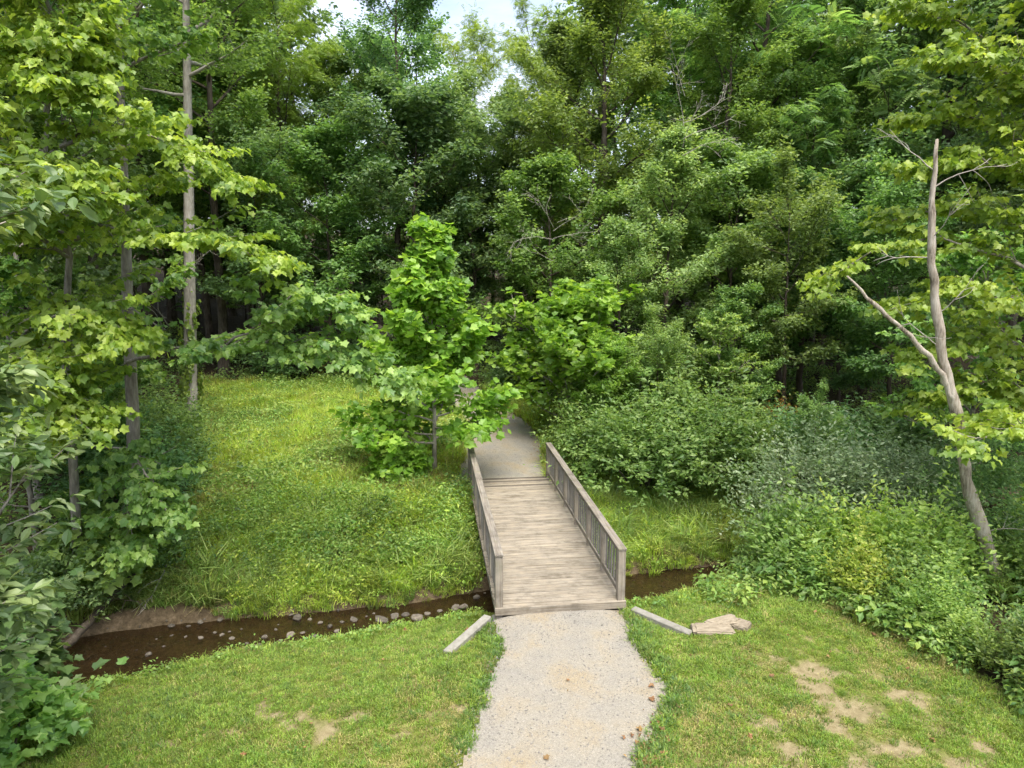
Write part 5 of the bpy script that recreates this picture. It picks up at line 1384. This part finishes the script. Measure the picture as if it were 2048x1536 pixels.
# forest floor plants
x, y = cand(9000, -22, 22, 13, 42)
df = y - y_far(x)
ok = (df > 0.3) & in_view(x, y) & (forest_mask(x, y) > 0.5) & off_bridge(x, y, 0.1) & (path_sd(x, y) < -0.1) & (fbm(x, y, 0.4, 74) > 0.42)
x2, y2 = cand(5200, 5, 16, 6.5, 18)
tt_ = np.clip(((x2 - 7.4) * 2.8 + (y2 - 10.0) * 3.9) / (2.8 ** 2 + 3.9 ** 2), 0, 1)
ok2 = (np.hypot(x2 - 7.4 - tt_ * 2.8, y2 - 10.0 - tt_ * 3.9) > 0.4) & (forest_mask(x2, y2) > 0.3) & (y_near(x2) - y2 > 0.1) & in_view(x2, y2, 4.5)
mk('undergrowth', [herb2(88, 30, 0.4, 0.11, 'ell', 'herb_dk', 0.25), herb2(89, 24, 0.5, 0.13, 'ell', 'mid', 0.28), herb2(90, 34, 0.5, 0.09, 'ell', 'herb', 0.22)],
   np.concatenate([x[ok], x2[ok2]]), np.concatenate([y[ok], y2[ok2]]), 0.7, 1.4, 'low green undergrowth on the ground under the trees')

# ragged weeds where the lawn meets the thicket
x, y = cand(5200, 3.5, 10, 8, 16)
fm = forest_mask(x, y); dn = y_near(x) - y
ok = (fm > 0.02) & (fm < 0.98) & (dn > 0.1) & in_view(x, y) & (fbm(x, y, 1.2, 78) > 0.38)
ok |= (dn > 0.5) & (dn < 2.4) & (x > 4.2) & (y > 12.6) & (fbm(x, y, 0.9, 79) > 0.52) & in_view(x, y)
x, y = x[ok], y[ok]
mk('edge_weeds', [herb2(94, 30, 0.34, 0.08, 'ell', 'herb', 0.2), herb2(95, 18, 0.4, 0.14, 'ell', 'herb', 0.2), blades(96, 26, 0.14, 0.12, 0.34, 0.007, 'meadow', 1.1), blades(97, 22, 0.16, 0.12, 0.34, 0.006, 'straw', 1.2), herb2(98, 40, 0.3, 0.06, 'ell', 'honey', 0.2)],
   x, y, 0.5, 1.3, 'ragged weeds where the lawn meets the thicket on the right', tilt=0.2)

# loose gravel and creek pebbles
def pebble(seed):
    rng = np.random.default_rng(seed)
    V = np.array([(1, 0, 0), (-1, 0, 0), (0, 1, 0), (0, -1, 0), (0, 0, 0.7), (0, 0, -0.7)]) * (0.5 + rng.uniform(-0.12, 0.12, (6, 1)))
    T = np.array([[0, 2, 4], [2, 1, 4], [1, 3, 4], [3, 0, 4], [2, 0, 5], [1, 2, 5], [3, 1, 5], [0, 3, 5]])
    return V, T, np.full(6, 0.5), M['gravel_bit']
x, y = cand(20000, -2.2, 3.2, 7.5, 13.2)
ps = path_wob(x, y); a_, b_ = bridge_local(x, y)
ok = (ps > -0.12) & (b_ < -0.05) & (rs.uniform(0, 1, len(x)) < np.where(ps < 0.25, 1.0, 0.5))
x, y = x[ok], y[ok]
x2, y2 = cand(9000, -5, 1.6, 20.6, 34); ok = (path_wob(x2, y2) > -0.1) & (bridge_local(x2, y2)[1] > 8.3); x2, y2 = x2[ok], y2[ok]
xx, yy = np.concatenate([x, x2]), np.concatenate([y, y2])
mk('loose_gravel', [pebble(1), pebble(2), pebble(3)], xx, yy, 0.010, 0.026, 'loose crushed stone scattered over the gravel path', tilt=0.6, zo=0.014,
   scl=rs.gamma(4, 0.0042, len(xx)) + 0.006)
x, y = cand(14000, -10, 7, 11, 18.5)
ok = (y_near(x) - y < 0.05) & (y - y_far(x) < -0.05) & in_view(x, y) & (fbm(x, y, 1.1, 75) > 0.5)
def pebble2(seed):
    V, T, A, _ = pebble(seed); return V, T, A, M['rock']
x, y = x[ok], y[ok]
mk('creek_pebbles', [pebble2(4), pebble2(5), pebble2(6)], x, y, 0.02, 0.07, 'small pebbles on the bed and margin of the creek', tilt=0.6, zo=0.01, scl=rs.gamma(3, 0.016, len(x)) + 0.01)

# fallen leaves
x, y = cand(380, -8, 8, 7.5, 34)
dn = y_near(x) - y
ok = in_view(x, y) & (((dn > 0.5) & (rs.uniform(0, 1, len(x)) < 0.8)) | (path_sd(x, y) > -0.3)) & (forest_mask(x, y) < 0.6) & off_bridge(x, y, 0.05)
ok &= (path_sd(x, y) < 0.1) | (rs.uniform(0, 1, len(x)) < 0.3)
x, y = x[ok], y[ok]
xe = np.concatenate([rs.normal(1.85, 0.12, 60), rs.normal(1.0, 0.2, 90), rs.normal(2.2, 0.12, 16)]); ye = np.concatenate([rs.normal(8.7, 0.3, 60), rs.normal(26.0, 1.6, 90), rs.normal(9.6, 0.4, 16)])
x, y = np.concatenate([x, xe]), np.concatenate([y, ye])
def fl(seed, kind_, s):
    rng = np.random.default_rng(seed)
    V, T = LEAF[kind_]; V = V - np.array([0.5, 0, 0]); V = V * s; V = V.copy(); V[:, 2] += rng.normal(0, 0.12 * s, len(V))
    return V, T, np.full(len(V), rng.uniform(0.1, 0.9)), M['litter']
mk('fallen_leaves', [fl(1, 'maple', 0.075), fl(2, 'ell', 0.07), fl(3, 'sycamore', 0.085), fl(4, 'ell', 0.055)], x, y, 0.6, 1.2, 'dry brown fallen leaves scattered on the lawn and path', tilt=0.35, zo=0.045)

bpy.context.view_layer.update()
print('tris', sum(len(m.polygons) for m in bpy.data.meshes), 'objs', len(bpy.data.objects))
